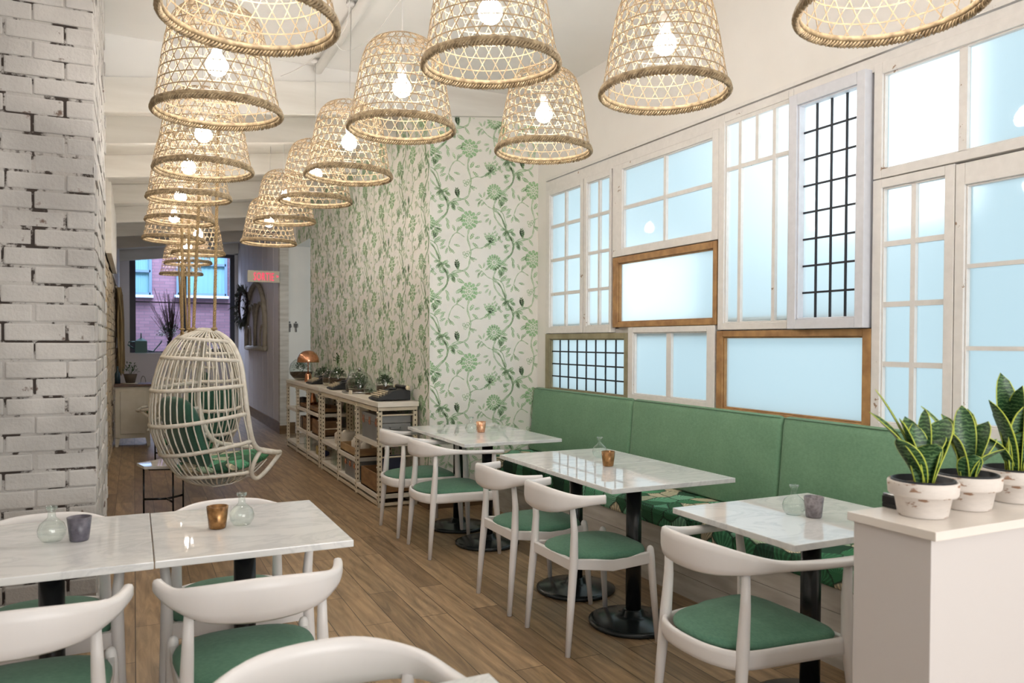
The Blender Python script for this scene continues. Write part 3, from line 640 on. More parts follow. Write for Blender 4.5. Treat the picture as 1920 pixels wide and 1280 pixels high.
# ---------------------------------------------------------------- chairs
def leg(p, r, n=12): mb = MB(); mb.tube(p, r, n); return mb
def seat_mesh(outline, z0, z1, crown=.018, inset=.02):
    # padded seat over a closed outline
    mb = MB(); cx = sum(p[0] for p in outline)/len(outline); n = len(outline); rings = []
    for s_, z in ((.985, z0), (1.0, z0+.006), (1.0, (z0+z1)/2), (.975, z1-.006), (.92, z1), (.70, z1+crown*.55), (.40, z1+crown*.9), (.12, z1+crown)):
        rings.append([(cx+(x-cx)*s_, y*s_, z) for x, y in outline])
    vs = [p for r_ in rings for p in r_]+[(cx, 0, z1+crown)]; k = len(rings)
    fs = [(a*n+i, a*n+(i+1) % n, (a+1)*n+(i+1) % n, (a+1)*n+i) for a in range(k-1) for i in range(n)]
    fs += [((k-1)*n+i, (k-1)*n+(i+1) % n, k*n) for i in range(n)]+[tuple(reversed(range(n)))]
    mb.add(vs, fs, 0, True); return mb
def rail(mb, pts, sect, n=34, seg=10):
    """swept rail: pts (x,y,z), sect list of (half height, half thickness)"""
    P_ = spline(pts, n); Sx = spline([(*s_, 0) for s_ in sect], n); vs = []
    for i in range(n):
        p = Vector(P_[i]); a = Vector(P_[max(i-1, 0)]); b = Vector(P_[min(i+1, n-1)]); t = (b-a); t.z = 0; t.normalize(); nrm = Vector((-t.y, t.x, 0))
        hh, ht = Sx[i][0], Sx[i][1]
        for j in range(seg):
            q = 2*PI*j/seg; cz, sx = math.cos(q), math.sin(q)
            e = .62
            vs.append(p+Vector((0, 0, 1))*hh*math.copysign(abs(cz)**e, cz)+nrm*ht*math.copysign(abs(sx)**e, sx))
    fs = [(i*seg+j, i*seg+(j+1) % seg, (i+1)*seg+(j+1) % seg, (i+1)*seg+j) for i in range(n-1) for j in range(seg)]
    fs += [tuple(reversed(range(seg))), tuple((n-1)*seg+j for j in range(seg))]
    mb.add(vs, fs, 0, True); return mb
def elbow_chair(label):
    t = thing('elbow_chair', label, 'chair', (0, 0, 0))
    for sg in (1, -1):
        leg([(-.235, sg*.20, 0), (-.215, sg*.195, .25), (-.20, sg*.19, .42), (-.195, sg*.185, .55), (-.205, sg*.182, .675)], [.0125, .0175, .020, .0165, .0115]).build('leg', chair_m, t)
        leg([(.235, sg*.225, 0), (.215, sg*.215, .25), (.205, sg*.208, .40), (.203, sg*.206, .435), (.203, sg*.206, .447), (.203, sg*.206, .452)], [.012, .0165, .019, .017, .012, .004]).build('leg', chair_m, t)
    mb = MB()
    for sg in (1, -1):
        mb.prism([(-.20, .385), (-.20, .43), (0, .408), (.2, .425), (.2, .37), (0, .355)], 0, .02, T=lambda x, z, y: (x, sg*(.19+.018*(x+.2)/.4)-.01+y, z))
    mb.box((-.212, -.185, .375), (-.190, .185, .425)); mb.box((.192, -.2, .365), (.214, .2, .405))
    mb.build('seat_frame', chair_m, t, bevel=.004)
    ol = []
    for i in range(40):
        a = 2*PI*i/40; ca, sa = math.cos(a), math.sin(a)
        x = .015+.225*math.copysign(abs(ca)**.75, ca); wd = .185+.045*(x+.2)/.4
        ol.append((x, wd*math.copysign(abs(sa)**.72, sa)*1.0))
    seat_mesh(ol, .408, .440).build('seat', seat_green, t)
    mb = MB(); rail(mb, [(-.080, .258, .700), (-.13, .246, .698), (-.20, .215, .692), (-.268, .14, .688), (-.293, 0, .688), (-.268, -.14, .688), (-.20, -.215, .692), (-.13, -.246, .698), (-.080, -.258, .700)],
         [(.021, .014), (.022, .015), (.030, .015), (.052, .014), (.062, .0125), (.052, .014), (.030, .015), (.022, .015), (.021, .014)])
    mb.build('backrest', chair_m, t); return t
def arm_chair(label):
    t = thing('armchair', label, 'chair', (0, 0, 0))
    for sg in (1, -1):
        leg([(-.245, sg*.215, 0), (-.225, sg*.207, .25), (-.21, sg*.20, .43), (-.20, sg*.198, .56), (-.20, sg*.20, .675)], [.0125, .018, .0215, .0175, .013]).build('leg', chair_m, t)
        leg([(.225, sg*.268, 0), (.212, sg*.258, .25), (.20, sg*.25, .40), (.193, sg*.25, .55), (.185, sg*.262, .672)], [.0125, .0185, .0225, .0185, .014]).build('leg', chair_m, t)
    mb = MB(); rail(mb, [(.2, .245, .385), (0, .225, .385), (-.20, .198, .385), (-.262, .12, .385), (-.278, 0, .385), (-.262, -.12, .385), (-.20, -.198, .385), (0, -.225, .385), (.2, -.245, .385)], [(.032, .011)]*9, 40); mb.box((.185, -.24, .355), (.208, .24, .412))
    mb.build('seat_frame', chair_m, t)
    ol = []
    for i in range(44):
        a = 2*PI*i/44; ca, sa = math.cos(a), math.sin(a)
        if ca > 0: x = -.02+.232*ca**.30; wd = .212+.030*(x+.2)/.4; y = wd*math.copysign(abs(sa)**.5, sa)
        else: x = -.02-.243*abs(ca)**.8; y = (.208)*math.copysign(abs(sa)**.75, sa)
        ol.append((x, y))
    seat_mesh(ol, .405, .432, .022).build('seat', seat_green, t)
    mb = MB(); rail(mb, [(.245, .272, .678), (.15, .275, .680), (.02, .268, .684), (-.10, .252, .690), (-.20, .215, .697), (-.268, .12, .700), (-.288, 0, .700), (-.268, -.12, .700), (-.20, -.215, .697), (-.10, -.252, .690), (.02, -.268, .684), (.15, -.275, .680), (.245, -.272, .678)],
         [(.013, .022), (.013, .023), (.014, .021), (.018, .018), (.034, .015), (.052, .014), (.056, .013), (.052, .014), (.034, .015), (.018, .018), (.014, .021), (.013, .023), (.013, .022)], 52)
    mb.build('arm_rail', chair_m, t); return t
GA, GB, GL = 'white armchairs with green seats', 'white elbow chairs at the middle table', 'chairs at the left foreground tables'
a0 = elbow_chair('white elbow chair nearer the camera at the middle bench tables'); a0.location = (1.965, 3.195, 0); a0['group'] = GB
dup(a0, (1.955, 3.775, 0), 0, 'white elbow chair, farther of the two at the middle bench tables', GB)
dup(a0, (.315, 2.515, 0), PI/2, 'white elbow chair at near side of left marble table, second from left edge', GL)
dup(a0, (-.275, 2.50, 0), PI/2, 'white elbow chair at the bottom left corner, cut by the frame', GL)
b0 = arm_chair('large white armchair in front of the planter counter with green seat'); b0.location = (1.95, 2.10, 0); b0['group'] = GA
dup(b0, (1.945, 4.93, 0), 0, 'white armchair, nearer of the two at the far bench tables', GA)
dup(b0, (1.93, 5.55, 0), 0, 'white armchair closest to the metal shelving unit', GA)
dup(b0, (.345, 3.185, 0), -PI/2, 'white armchair tucked behind the left marble table, below hanging chair', GA).scale = (.98, .98, .975)
dup(b0, (-.30, 3.185, 0), -PI/2, 'white armchair between left marble table and the brick pillar', GA).scale = (.98, .98, .975)
dup(b0, (.355, 1.40, 0), -PI/2+.1, 'white armchair back at the very bottom of the photo', GA)

# ---------------------------------------------------------------- tabletop things
def votive(x, y, m_, label, r0=.029, r1=.037, h=.078):
    mb = MB(); mb.lathe([(r0*.9, 0), (r0, .003), (r1, h), (r1-.003, h), (r0-.003, .012), (.001, .010)], n=28)
    o = mb.build('votive_cup', m_, None, (x, y, .7405)); return tag(o, label, 'cup', 'votive cups on the marble tables')
votive(2.276, 5.216, coppercup, 'copper votive cup on the far marble table')
votive(2.273, 3.515, bronzecup, 'brown bronze votive cup on the middle marble table')
votive(2.315, 2.155, greycup, 'mottled grey votive cup on the table next to planter')
votive(.262, 2.917, bronzecup, 'dark bronze votive cup on the left foreground table')
votive(-.165, 2.930, bluecup, 'slate blue votive cup on the table by the brick pillar')
def carafe(x, y, label):
    t = thing('glass_bottle', label, 'bottle', (x, y, .7405), 0, 'round glass bottles on the marble tables')
    prof = [(.012, .0), (.030, .003), (.041, .022), (.043, .038), (.036, .058), (.020, .072), (.012, .080), (.011, .098), (.0155, .108), (.0165, .114)]
    MB().lathe(prof, n=28, cap1=False).build('body', glass, t)
    MB().lathe([(.0175, .106), (.018, .116), (.0145, .117), (.0145, .106)], n=20, cap0=False, cap1=False).build('lip', glass, t); return t
carafe(2.19, 5.20, 'round glass bottle beside the copper cup'); carafe(2.40, 3.80, 'round glass bottle behind the bronze cup, middle table')
carafe(2.275, 2.215, 'round glass bottle beside the mottled grey cup'); carafe(.345, 2.93, 'round glass bottle beside the dark bronze cup'); carafe(-.245, 2.95, 'round glass bottle beside the slate blue cup')

# ---------------------------------------------------------------- pendant lamps
RIM, HB = .262, .44
def rad(z):
    P_ = [(0, RIM), (.10, .243), (.20, .226), (.30, .207), (.36, .190), (.40, .168), (.43, .130), (.445, .085), (.450, .02)]
    for (a, ra), (b, rb) in zip(P_, P_[1:]):
        if z <= b: return lerp(ra, rb, (z-a)/(b-a))
    return .02
# profile by arc length so the weave wraps over the crown
PRO = []; zz = 0
pts = [(0, RIM), (.10, .243), (.20, .226), (.30, .207), (.35, .193), (.385, .178), (.412, .157), (.430, .132), (.441, .104), (.447, .075), (.450, .045)]
L_ = [0]
for a, b in zip(pts, pts[1:]): L_.append(L_[-1]+math.hypot(a[0]-b[0], a[1]-b[1]))
def prof(s_):
    for i in range(len(L_)-1):
        if s_ <= L_[i+1]+1e-9:
            t = (s_-L_[i])/(L_[i+1]-L_[i]); return lerp(pts[i][0], pts[i+1][0], t), lerp(pts[i][1], pts[i+1][1], t)
    return pts[-1]
def ribbon(mb, path, w, th):
    # path of (s, ang); flat strip lying on the shade surface
    vs = []; n = len(path)
    P3 = []
    for s_, a in path: z, r = prof(s_); P3.append(Vector((r*math.cos(a), r*math.sin(a), z)))
    for i in range(n):
        t = (P3[min(i+1, n-1)]-P3[max(i-1, 0)]).normalized()
        s_, a = path[i]; z1_, r1_ = prof(min(s_+.004, L_[-1])); z0_, r0_ = prof(max(s_-.004, 0)); tz = Vector(((r1_-r0_)*math.cos(a), (r1_-r0_)*math.sin(a), z1_-z0_)).normalized(); ta = Vector((-math.sin(a), math.cos(a), 0)); nn = ta.cross(tz)
        b = t.cross(nn).normalized()
        for su, sv in ((1, 1), (1, -1), (-1, -1), (-1, 1)): vs.append(P3[i]+b*w*su*.5+nn*th*sv*.5)
    fs = [(i*4+j, i*4+(j+1) % 4, i*4+4+(j+1) % 4, i*4+4+j) for i in range(n-1) for j in range(4)]
    mb.add(vs, fs, 0, False)
ND, HP = 28, .0495
mb = MB(); smax = L_[-1]-.01
for k in range(1, int(smax/HP)+1): ribbon(mb, [(k*HP, 2*PI*i/48) for i in range(49)], .0046, .002)
for k in range(ND):
    for sg in (1, -1):
        path = []; s_ = 0
        while s_ <= smax: path.append((s_, 2*PI*(k+.25)/ND+sg*(s_/HP+.5)*PI/ND)); s_ += HP/2
        ribbon(mb, path, .0035, .0016)
r = random.Random(3)
for i in range(46):   # loose cane ends tucked over the crown
    a = r.uniform(0, 2*PI); s_ = r.uniform(.34, smax-.02); da = r.uniform(-.5, .5); ribbon(mb, [(s_, a), (s_+r.uniform(-.02, .02), a+da*.5), (s_+r.uniform(-.03, .03), a+da)], .004, .002)
shade_me = mb
lamp0 = thing('pendant_lamp', 'lamp', 'lamp', (0, 0, 0))
sh = shade_me.build('shade', rattan, lamp0)
mb = MB(); mb.tube([(RIM*math.cos(2*PI*i/56), RIM*math.sin(2*PI*i/56), .003) for i in range(56)], (.011), 8, closed=True)
for st in range(3):
    n = 400
    mb.tube([((RIM+.004+.0075*math.cos(2*PI*(44*i/n)+st*2.1))*math.cos(2*PI*i/n), (RIM+.004+.0075*math.cos(2*PI*(44*i/n)+st*2.1))*math.sin(2*PI*i/n), -.012+.0085*math.sin(2*PI*(44*i/n)+st*2.1)) for i in range(n)], .0042, 4, closed=True)
for i in range(110):
    a = 2*PI*i/110+r.uniform(-.02, .02); rr = RIM+.008
    mb.tube([((rr-.012)*math.cos(a), (rr-.012)*math.sin(a), .004), (rr*math.cos(a+.05), rr*math.sin(a+.05), -.010), ((rr-.006)*math.cos(a+.11), (rr-.006)*math.sin(a+.11), -.026)], .0028, 4)
mb.build('rim', rattan_rim, sh)
mb = MB(); mb.lathe([(.002, .150), (.020, .153), (.036, .164), (.046, .182), (.048, .198), (.043, .216), (.031, .233), (.021, .246), (.018, .262)], n=16); mb.build('bulb', bulb_m, lamp0)
mb = MB(); mb.lathe([(.020, .258), (.022, .262), (.022, .305), (.014, .318), (.006, .322)], n=14); mb.build('socket', socket_m, lamp0)
def cordmb(h): return MB().tube([(0, 0, .318), (0, 0, h)], .0028, 6)
LL = [(.333, 2.572, 2.411, 'rattan pendant lamp cut by the top edge, nearest of the left row'), (.336, 3.651, 2.405, 'rattan pendant lamp second in the left row, above the brick pillar edge'), (.365, 4.811, 2.385, 'rattan pendant lamp third in the left row, over the hanging chair'),
 (.343, 5.743, 2.375, 'rattan pendant lamp fourth in the left row'), (.352, 7.07, 2.40, 'rattan pendant lamp fifth in the left row, lower on the ropes'), (.34, 7.95, 2.35, 'rattan pendant lamp farthest left, sixth in the left row'),
 (.63, 9.05, 2.345, 'rattan pendant lamp just above the far window, behind the ropes'), (.60, 10.3, 2.35, 'rattan pendant lamp partly hidden, second last before far window'), (.579, 11.4, 2.30, 'smallest rattan pendant lamp, hanging in front of the far window'),
 (2.044, 1.634, 2.415, 'rattan pendant lamp rim at the top right corner'), (2.007, 2.689, 2.454, 'rattan pendant lamp above the window header, right of centre'), (1.261, 2.802, 2.488, 'large rattan pendant lamp at top centre of the photo'), (2.071, 3.884, 2.478, 'rattan pendant lamp in front of the floral wallpaper beside the windows'),
 (1.223, 3.818, 2.483, 'whole rattan pendant lamp crossing the front ceiling beam, centre left'), (1.221, 4.889, 2.451, 'rattan pendant lamp below the front beam, overlapping the side wallpaper'), (1.246, 6.001, 2.47, 'rattan pendant lamp fourth from the camera in the middle row'), (1.234, 7.277, 2.49, 'rattan pendant lamp fifth in the middle row, near the wallpaper edge'), (1.232, 8.2, 2.40, 'rattan pendant lamp last in the middle row, above the exit sign')]
for i, (x, y, z, lab) in enumerate(LL):
    L = lamp0 if i == 0 else dup(lamp0, (0, 0, 0), 0)
    L.location = (x, y, z); L.rotation_euler = (math.radians(rnd.uniform(-1.5, 1.5)), math.radians(rnd.uniform(-1.5, 1.5)), rnd.uniform(0, 6)); tag(L, lab, 'lamp', 'woven rattan pendant lamps')
    top = (ZC if y < YW else bz(x)+.214)-z
    cordmb(top-.006).build('cord', cord_m, L)
    MB().lathe([(.03, top-.03), (.03, top-.004), (.012, top-.032)][::1], n=14).build('ceiling_rose', cord_m, L) if y < YW else None

# conduit on the ceiling with hooks and loose white cables
mb = MB(); mb.tube([(1.285, 1.2, 3.485), (1.285, 6.1, 3.485)], .035, 14); tag(mb.build('ceiling_pipe', ceil_white), 'white painted pipe running along the ceiling above the lamps', 'pipe')
for i, (x, y, lab) in enumerate(((1.15, 4.55, 'small brass cup hook in the ceiling left of the pipe'), (1.36, 4.25, 'small brass cup hook in the ceiling near the top edge'))):
    mb = MB(); mb.lathe([(.014, 3.515), (.016, 3.529)], n=10); mb.tube([(0, 0, 3.516), (0, 0, 3.49), (.012, 0, 3.478), (.022, 0, 3.488)], .003, 6)
    tag(mb.build('ceiling_hook', brass, None, (x, y, 0)), lab, 'hook', 'brass ceiling hooks')
for i, (P_, lab) in enumerate((([(1.15, 4.58, 3.49), (1.2, 4.9, 3.36), (1.1, 5.3, 3.3), (1.05, 5.7, 3.33), (1.0, 6.05, 3.38)], 'thin white cable sagging from the ceiling left of the pipe'), ([(1.2, 5.2, 3.51), (1.22, 5.25, 3.40), (1.3, 5.28, 3.36), (1.42, 5.1, 3.40), (1.5, 4.7, 3.52)], 'thin white cable looping under the ceiling pipe'))):
    tag(MB().tube(spline(P_, 20), .003, 6).build('cable', cord_m), lab, 'cable')

# ---------------------------------------------------------------- hanging rattan chairs
def hanging_chair(label, loc, rz, ropes_top):
    t = thing('hanging_chair', label, 'chair', loc, rz, 'white rattan hanging chairs')
    #      xf    zf    xb    zb   w
    LV = [(.09, 1.17, .00, 1.185, .10), (.15, 1.10, -.14, 1.125, .20), (.18, .96, -.25, .985, .295), (.18, .78, -.325, .745, .355), (.195, .575, -.335, .49, .375), (.25, .365, -.26, .275, .35), (.29, .12, -.14, .105, .27), (.24, .035, .02, .02, .13)]
    def pt(l, th):
        xf, zf, xb, zb, w_ = l; c_ = math.cos(th); return (xf+(xb-xf)*c_, w_*math.sin(th), lerp(zf, zb, c_))
    mb = MB()
    for l in LV[1:7]:
        P_ = [pt(l, -PI/2+PI*i/28) for i in range(29)]; mb.tube(P_, .0155, 8)
        # cane wrapping
        n = 260; 
        vs = [pt(l, -PI/2+PI*i/n) for i in range(n+1)]; mb.tube([(x+.0165*math.sin(i*.9)*(.3), y+.0165*math.cos(i*.9)*.3, z+.0165*math.sin(i*.9)) for i, (x, y, z) in enumerate(vs)], .0028, 4)
    P_ = [pt(LV[0], -PI/2+PI*i/14) for i in range(15)]; mb.tube(P_, .014, 8)
    hoops = mb.build('hoops', white_rattan, t)
    mb = MB()
    for i in range(27):
        th = -PI/2+PI*(i+.5)/27; Q = [pt(l, th) for l in LV]
        Q += [(lerp(Q[-1][0], .30, .9), Q[-1][1]*.6, .03)] if abs(th) < 1.2 else []
        mb.tube(spline(Q, 22), .0062, 5)
    # lower front basket ribs under the seat
    for i in range(11):
        y = -.20+.04*i; mb.tube(spline([(.05, y*.6, .02), (.20, y*.8, .035), (.34, y, .10), (.46, y*.95, .19)], 8), .005, 5)
    mb.build('spindles', white_rattan, t)
    mb = MB()
    for sg in (1, -1):
        mb.tube(spline([(.02, sg*.02, 1.19), (.09, sg*.10, 1.175), (.155, sg*.20, 1.10), (.18, sg*.295, .96), (.18, sg*.355, .78), (.195, sg*.375, .575), (.25, sg*.35, .365), (.33, sg*.325, .285), (.45, sg*.29, .255), (.57, sg*.20, .235)], 44), .0185, 10)
        mb.tube(spline([(.33, sg*.325, .285), (.28, sg*.32, .20), (.275, sg*.29, .11), (.33, sg*.27, .065), (.43, sg*.25, .12), (.57, sg*.20, .225)], 26), .0165, 10)
    mb.tube(spline([(.57, .20, .23), (.60, .1, .222), (.61, 0, .22), (.60, -.1, .222), (.57, -.20, .23)], 14), .0175, 10)
    mb.tube([(.28, .30, .10), (.28, 0, .06), (.28, -.30, .10)], .013, 8)
    mb.build('frame', white_rattan, t)
    # seat pad with palm print, and green back pillow
    def pad(u, v):
        a = 2*PI*u; s_ = math.sin(PI*v)**.55; x = .20+.37*math.cos(a)*s_*(1 if math.cos(a) > 0 else .95); y = .27*math.sin(a)*s_*(1-.15*max(0, math.cos(a)))
        return (x, y, .165+.05*math.cos(PI*v)+.10*max(0, x-.15)*1.2)
    MB().grid(pad, 32, 12, closedu=True).build('seat_cushion', palm, t)
    mb = MB()
    def pil(u, v):
        a = 2*PI*u; s_ = math.sin(PI*v)**.5; n_ = .55
        y = .26*math.copysign(abs(math.cos(a))**n_, math.cos(a))*s_; h_ = .27*math.copysign(abs(math.sin(a))**n_, math.sin(a))*s_; d = .07*math.cos(PI*v)
        return (-.10-h_*.32+d, y, .43+h_)
    mb.grid(pil, 36, 12, closedu=True).build('back_pillow', pillow_green, t)
    # ropes
    mbk = MB()
    for (x, y, tx, ty, tz) in ropes_top:
        mb = MB(); n = 240
        for st in range(3):
            mb.tube([(lerp(x, tx, i/n)+.0065*math.cos(i*.95+st*2.09), lerp(y, ty, i/n)+.0065*math.sin(i*.95+st*2.09), lerp(1.17, tz, i/n)) for i in range(n+1)], .0068, 5)
        mb.tube([(x+.022*math.cos(2*PI*i/12), y, 1.155+.028*math.sin(2*PI*i/12)) for i in range(12)], .009, 6, closed=True)
        mb.tube([(x+.014*math.cos(2*PI*i/10), y+.014*math.sin(2*PI*i/10), 1.20) for i in range(10)], .010, 6, closed=True)
        mb.build('rope', rope_m, t)
    return t
ca = math.radians(22)
h1 = hanging_chair('white rattan hanging chair with green pillow and palm seat, nearest the camera', (.43, 6.30, .29), ca,
    [(.03, .13, .10, .10, 2.985), (.08, -.10, .15, -.05, 2.985)])
h2 = hanging_chair('second white rattan hanging chair, behind the first and facing away', (.565, 7.50, .30), PI/2+.3, [(.03, .18, .03, .18, 2.98), (.03, .12, .03, .12, 2.98)])
dup(h1, (.64, 10.88, .30), PI, 'third white rattan hanging chair, farthest back, only its seat tip showing at left')

# hexagonal side tables
def hex_table(label, loc, rz, sc=1.0):
    t = thing('side_table', label, 'table', loc, rz, 'hexagonal marble side tables'); R0 = .215*sc; h = .43
    MB().prism([(R0*math.cos(PI/3*i), R0*math.sin(PI/3*i)) for i in range(6)], h-.022, h).build('tabletop', marble, t, bevel=.003)
    mb = MB(); q = .165*sc
    for i in range(6):
        a, b = PI/3*i, PI/3*(i+1); mb.tube([(q*math.cos(a), q*math.sin(a), h-.03), (q*math.cos(b), q*math.sin(b), h-.03)], .008, 4)
    for a in (PI/3*0, PI/3*2, PI/3*4):
        mb.tube([(q*math.cos(a), q*math.sin(a), h-.03), (q*math.cos(a), q*math.sin(a), 0)], .009, 4)
        mb.tube([(q*math.cos(a), q*math.sin(a), .14), (0, 0, .14)], .009, 4)
    mb.build('frame', black_m, t); return t
hex_table('hexagonal marble side table on black legs left of the hanging chair', (.23, 6.78, 0), .75, 1.05)
hex_table('hexagonal marble side table half hidden behind the second hanging chair', (.33, 9.5, 0), .3)

# ---------------------------------------------------------------- shelving
GS = 'cream slotted metal shelving units'
X0, X1 = 1.84, 2.185
def shelving(label, ys, levels):
    cy = ys[0]; t = thing('shelving_unit', label, 'shelf', (2.0, cy, 0), 0, GS)
    def sl(mb): mb.v = [(a-2.0, b-cy, c) for a, b, c in mb.v]; return mb
    for y in ys:
        for xs in (X0, X1-.035):
            mb = MB(); mb.box((xs, y, 0), (xs+.035, y+.035, .845))
            front = xs < 2
            for k in range(19):
                z = .04+k*.0425
                if front: mb.box((xs-.0012, y+.012, z), (xs+.001, y+.022, z+.016), 1)
                mb.box((xs+.012, y-.0012, z), (xs+.022, y+.001, z+.016), 1)
            if front:
                for z in (.10, .34, .52, .58, .76, .80): mb.tube([(X0-.012, y+.006, z), (X0+.004, y+.006, z)], .008, 6)
            sl(mb).build('upright', [cream_metal, slot_m], t)
    mb = MB()
    for x in (X0+.003, X1-.03):
        mb.box((x, ys[0], .012), (x+.026, ys[-1]+.035, .038)); mb.box((x, ys[0], .805), (x+.026, ys[-1]+.035, .842))
    mb.box((X0, ys[0]-.002, .012), (X1, ys[0]+.02, .034)); mb.box((X0, ys[0]-.002, .815), (X1, ys[0]+.02, .842)); mb.box((X0, ys[-1]+.015, .012), (X1, ys[-1]+.037, .034))
    sl(mb).build('rails', cream_metal, t)
    mb = MB()
    for zr in (.775, .42): mb.tube([(X0+.02, ys[0]+.01, zr), (X1-.02, ys[0]+.01, zr)], .007, 8)
    mb.build and sl(mb).build('side_bars', cream_metal, t)
    for (a, b, z) in levels:
        sl(MB().box((X0+.002, a, z-.035), (X1-.002, b, z))).build('shelf_board', boardtop_m, t)
    sl(MB().cbox((X0-.008, ys[0]-.02, .846), (X1+.008, ys[-1]+.05, .887), .003)).build('top_board', boardtop_m, t)
U1 = [6.374, 7.10, 7.81, 8.56]; U2 = [8.70, 9.36, 10.02, 10.70]
def bays(U, lv): return [(U[i]+.035, U[i+1], z) for i, zs in enumerate(lv) for z in zs]
shelving('cream slotted metal shelving unit nearer the camera, holding grey trunks', U1, bays(U1, [(.10, .54), (.10, .315), (.10, .33)]))
shelving('cream slotted metal shelving unit at the far end under the copper lamp', U2, bays(U2, [(.10, .325, .585), (.10, .32, .585), (.10, .535)]))
# things on and in the shelving
def trunk(label, x0, x1, y0, y1, z0, z1):
    cx_, cy_ = (x0+x1)/2, (y0+y1)/2; t = thing('metal_trunk', label, 'trunk', (cx_, cy_, z0), 0, 'grey metal trunks'); H_ = z1-z0
    def tl_(mb): mb.v = [(a-cx_, b-cy_, c-z0) for a, b, c in mb.v]; return mb
    tl_(MB().cbox((x0, y0, z0), (x1, y1, z0+H_*.70), .008)).build('body', trunk_m, t)
    tl_(MB().cbox((x0-.002, y0-.002, z0+H_*.705), (x1+.002, y1+.002, z1), .008)).build('lid', trunk_m, t)
    for yy in (y0+.12*(y1-y0), (y0+y1)/2, y0+.88*(y1-y0)):
        mb = MB(); mb.cbox((x0-.010, yy-.02, z0+H_*.58), (x0-.001, yy+.02, z0+H_*.88), .002); mb.cbox((x0-.016, yy-.012, z0+H_*.66), (x0-.008, yy+.012, z0+H_*.76), .002); tl_(mb).build('clasp', copper, t)
    xm = (x0+x1)/2; mb = MB(); mb.cbox((xm-.055, y0-.006, z0+H_*.36), (xm+.055, y0-.001, z0+H_*.62), .002)
    mb.tube([(xm-.045, y0-.008, z0+H_*.56), (xm-.045, y0-.02, z0+H_*.50), (xm+.045, y0-.02, z0+H_*.50), (xm+.045, y0-.008, z0+H_*.56)], .005, 6); tl_(mb).build('handle', trunk_m, t)
trunk('large grey metal trunk with copper clasps on the upper shelf', 1.865, 2.15, 6.44, 6.98, .541, .765)
trunk('smaller grey metal trunk with copper clasps on the bottom shelf', 1.865, 2.10, 7.18, 7.62, .101, .275)
def crate(label, x0, x1, y0, y1, z0, z1, m_, g='wooden crates in the shelving'):
    mb = MB(); w_ = .012; mb.box((x0, y0, z0), (x1, y1, z0+w_)); mb.box((x0, y0, z0), (x0+w_, y1, z1)); mb.box((x1-w_, y0, z0), (x1, y1, z1)); mb.box((x0, y0, z0), (x1, y0+w_, z1)); mb.box((x0, y1-w_, z0), (x1, y1, z1))
    return tag(mb.build('wooden_crate', m_), label, 'crate', g)
crate('brown wooden crate on the bottom shelf at the near end', 1.86, 2.16, 6.43, 7.0, .101, .265, crate_m)
crate('shallow honey coloured wooden tray on the middle shelf', 1.86, 2.12, 6.95, 7.72, .317, .40, crate_light) if False else crate('shallow honey coloured wooden tray on the middle shelf', 1.86, 2.12, 7.15, 7.78, .3155, .395, crate_light)
crate('dark brown crate on the upper shelf of the far unit', 1.86, 2.12, 8.80, 9.30, .586, .645, crate_m)
crate('brown wooden crate standing on the middle shelf of the far unit', 1.87, 2.12, 8.80, 9.22, .3255, .50, crate_m)
crate('small brown box among books on the far unit middle shelf', 1.87, 2.10, 9.50, 9.80, .3205, .47, crate_m)
crate('thin brown tray with small jars on the far unit upper shelf', 1.87, 2.12, 9.50, 9.95, .586, .63, crate_m)
# navy sign
sg_ = thing('printed_sign', 'navy blue sign with white handwriting standing in the brown crate', 'sign', (1.965, 6.50, .116)); sg_.rotation_euler = (-.12, .0, 0)
MB().cbox((-.075, -.006, 0), (.165, .006, .30), .002).build('board', navy, sg_)
def text(body, size, parent, loc, rot, m_, sx=1, ext=.001, name='lettering', bold=0):
    c_ = bpy.data.curves.new(name, 'FONT'); c_.body = body; c_.size = size; c_.extrude = ext; c_.space_character = 1.12 if body == 'SORTIE' else 1.0; c_.offset = bold; c_.resolution_u = 3
    o_ = bpy.data.objects.new(name+'_tmp', c_); COL.objects.link(o_); bpy.context.view_layer.update()
    me = bpy.data.meshes.new_from_object(o_.evaluated_get(bpy.context.evaluated_depsgraph_get())); bpy.data.objects.remove(o_); bpy.data.curves.remove(c_)
    me.materials.clear(); me.materials.append(m_); o_ = bpy.data.objects.new(name, me); COL.objects.link(o_); o_.parent = parent; o_.location = loc; o_.rotation_euler = rot; o_.scale = (sx, 1, 1); return o_
text('traditions', .040, sg_, (-.068, -.0075, .150), (PI/2, 0, 0), letter_w)
text('sur la vie', .058, sg_, (-.068, -.0075, .085), (PI/2, 0, 0), letter_w)
# ceramics, bottles, books
def pot_(name, label, cat, x, y, z, prof_, m_, group=None): return tag(MB().lathe(prof_, n=20).build(name, m_, None, (x, y, z)), label, cat, group)
GC = 'cream ceramics on the middle shelves'
pot_('ceramic_canister', 'wide cream ceramic canister on the middle shelf', 'canister', 2.0, 8.02+.12, .331, [(.10, 0), (.115, .01), (.115, .10), (.10, .115), (.03, .12), (.03, .135), (.0, .14)], ceramic, GC)
for i, (y, h, lab) in enumerate(((7.26, .10, 'cream ceramic jar nearest in the row on the honey tray'), (7.45, .12, 'cream ceramic jar in the middle of the honey tray'), (7.62, .09, 'cream ceramic jar farthest on the honey tray'))):
    pot_('ceramic_jar', lab, 'jar', 1.98, y, .328, [(.045, 0), (.05, .01), (.05, h), (.035, h+.01), (.035, h+.03), (.0, h+.032)], ceramic, GC)
pot_('brown_bottle', 'brown glass bottle standing behind the ceramic jars', 'bottle', 2.148, 7.55, .316, [(.024, 0), (.024, .12), (.012, .16), (.012, .22)], mat('amber_glass', (.14, .06, .02), .15))
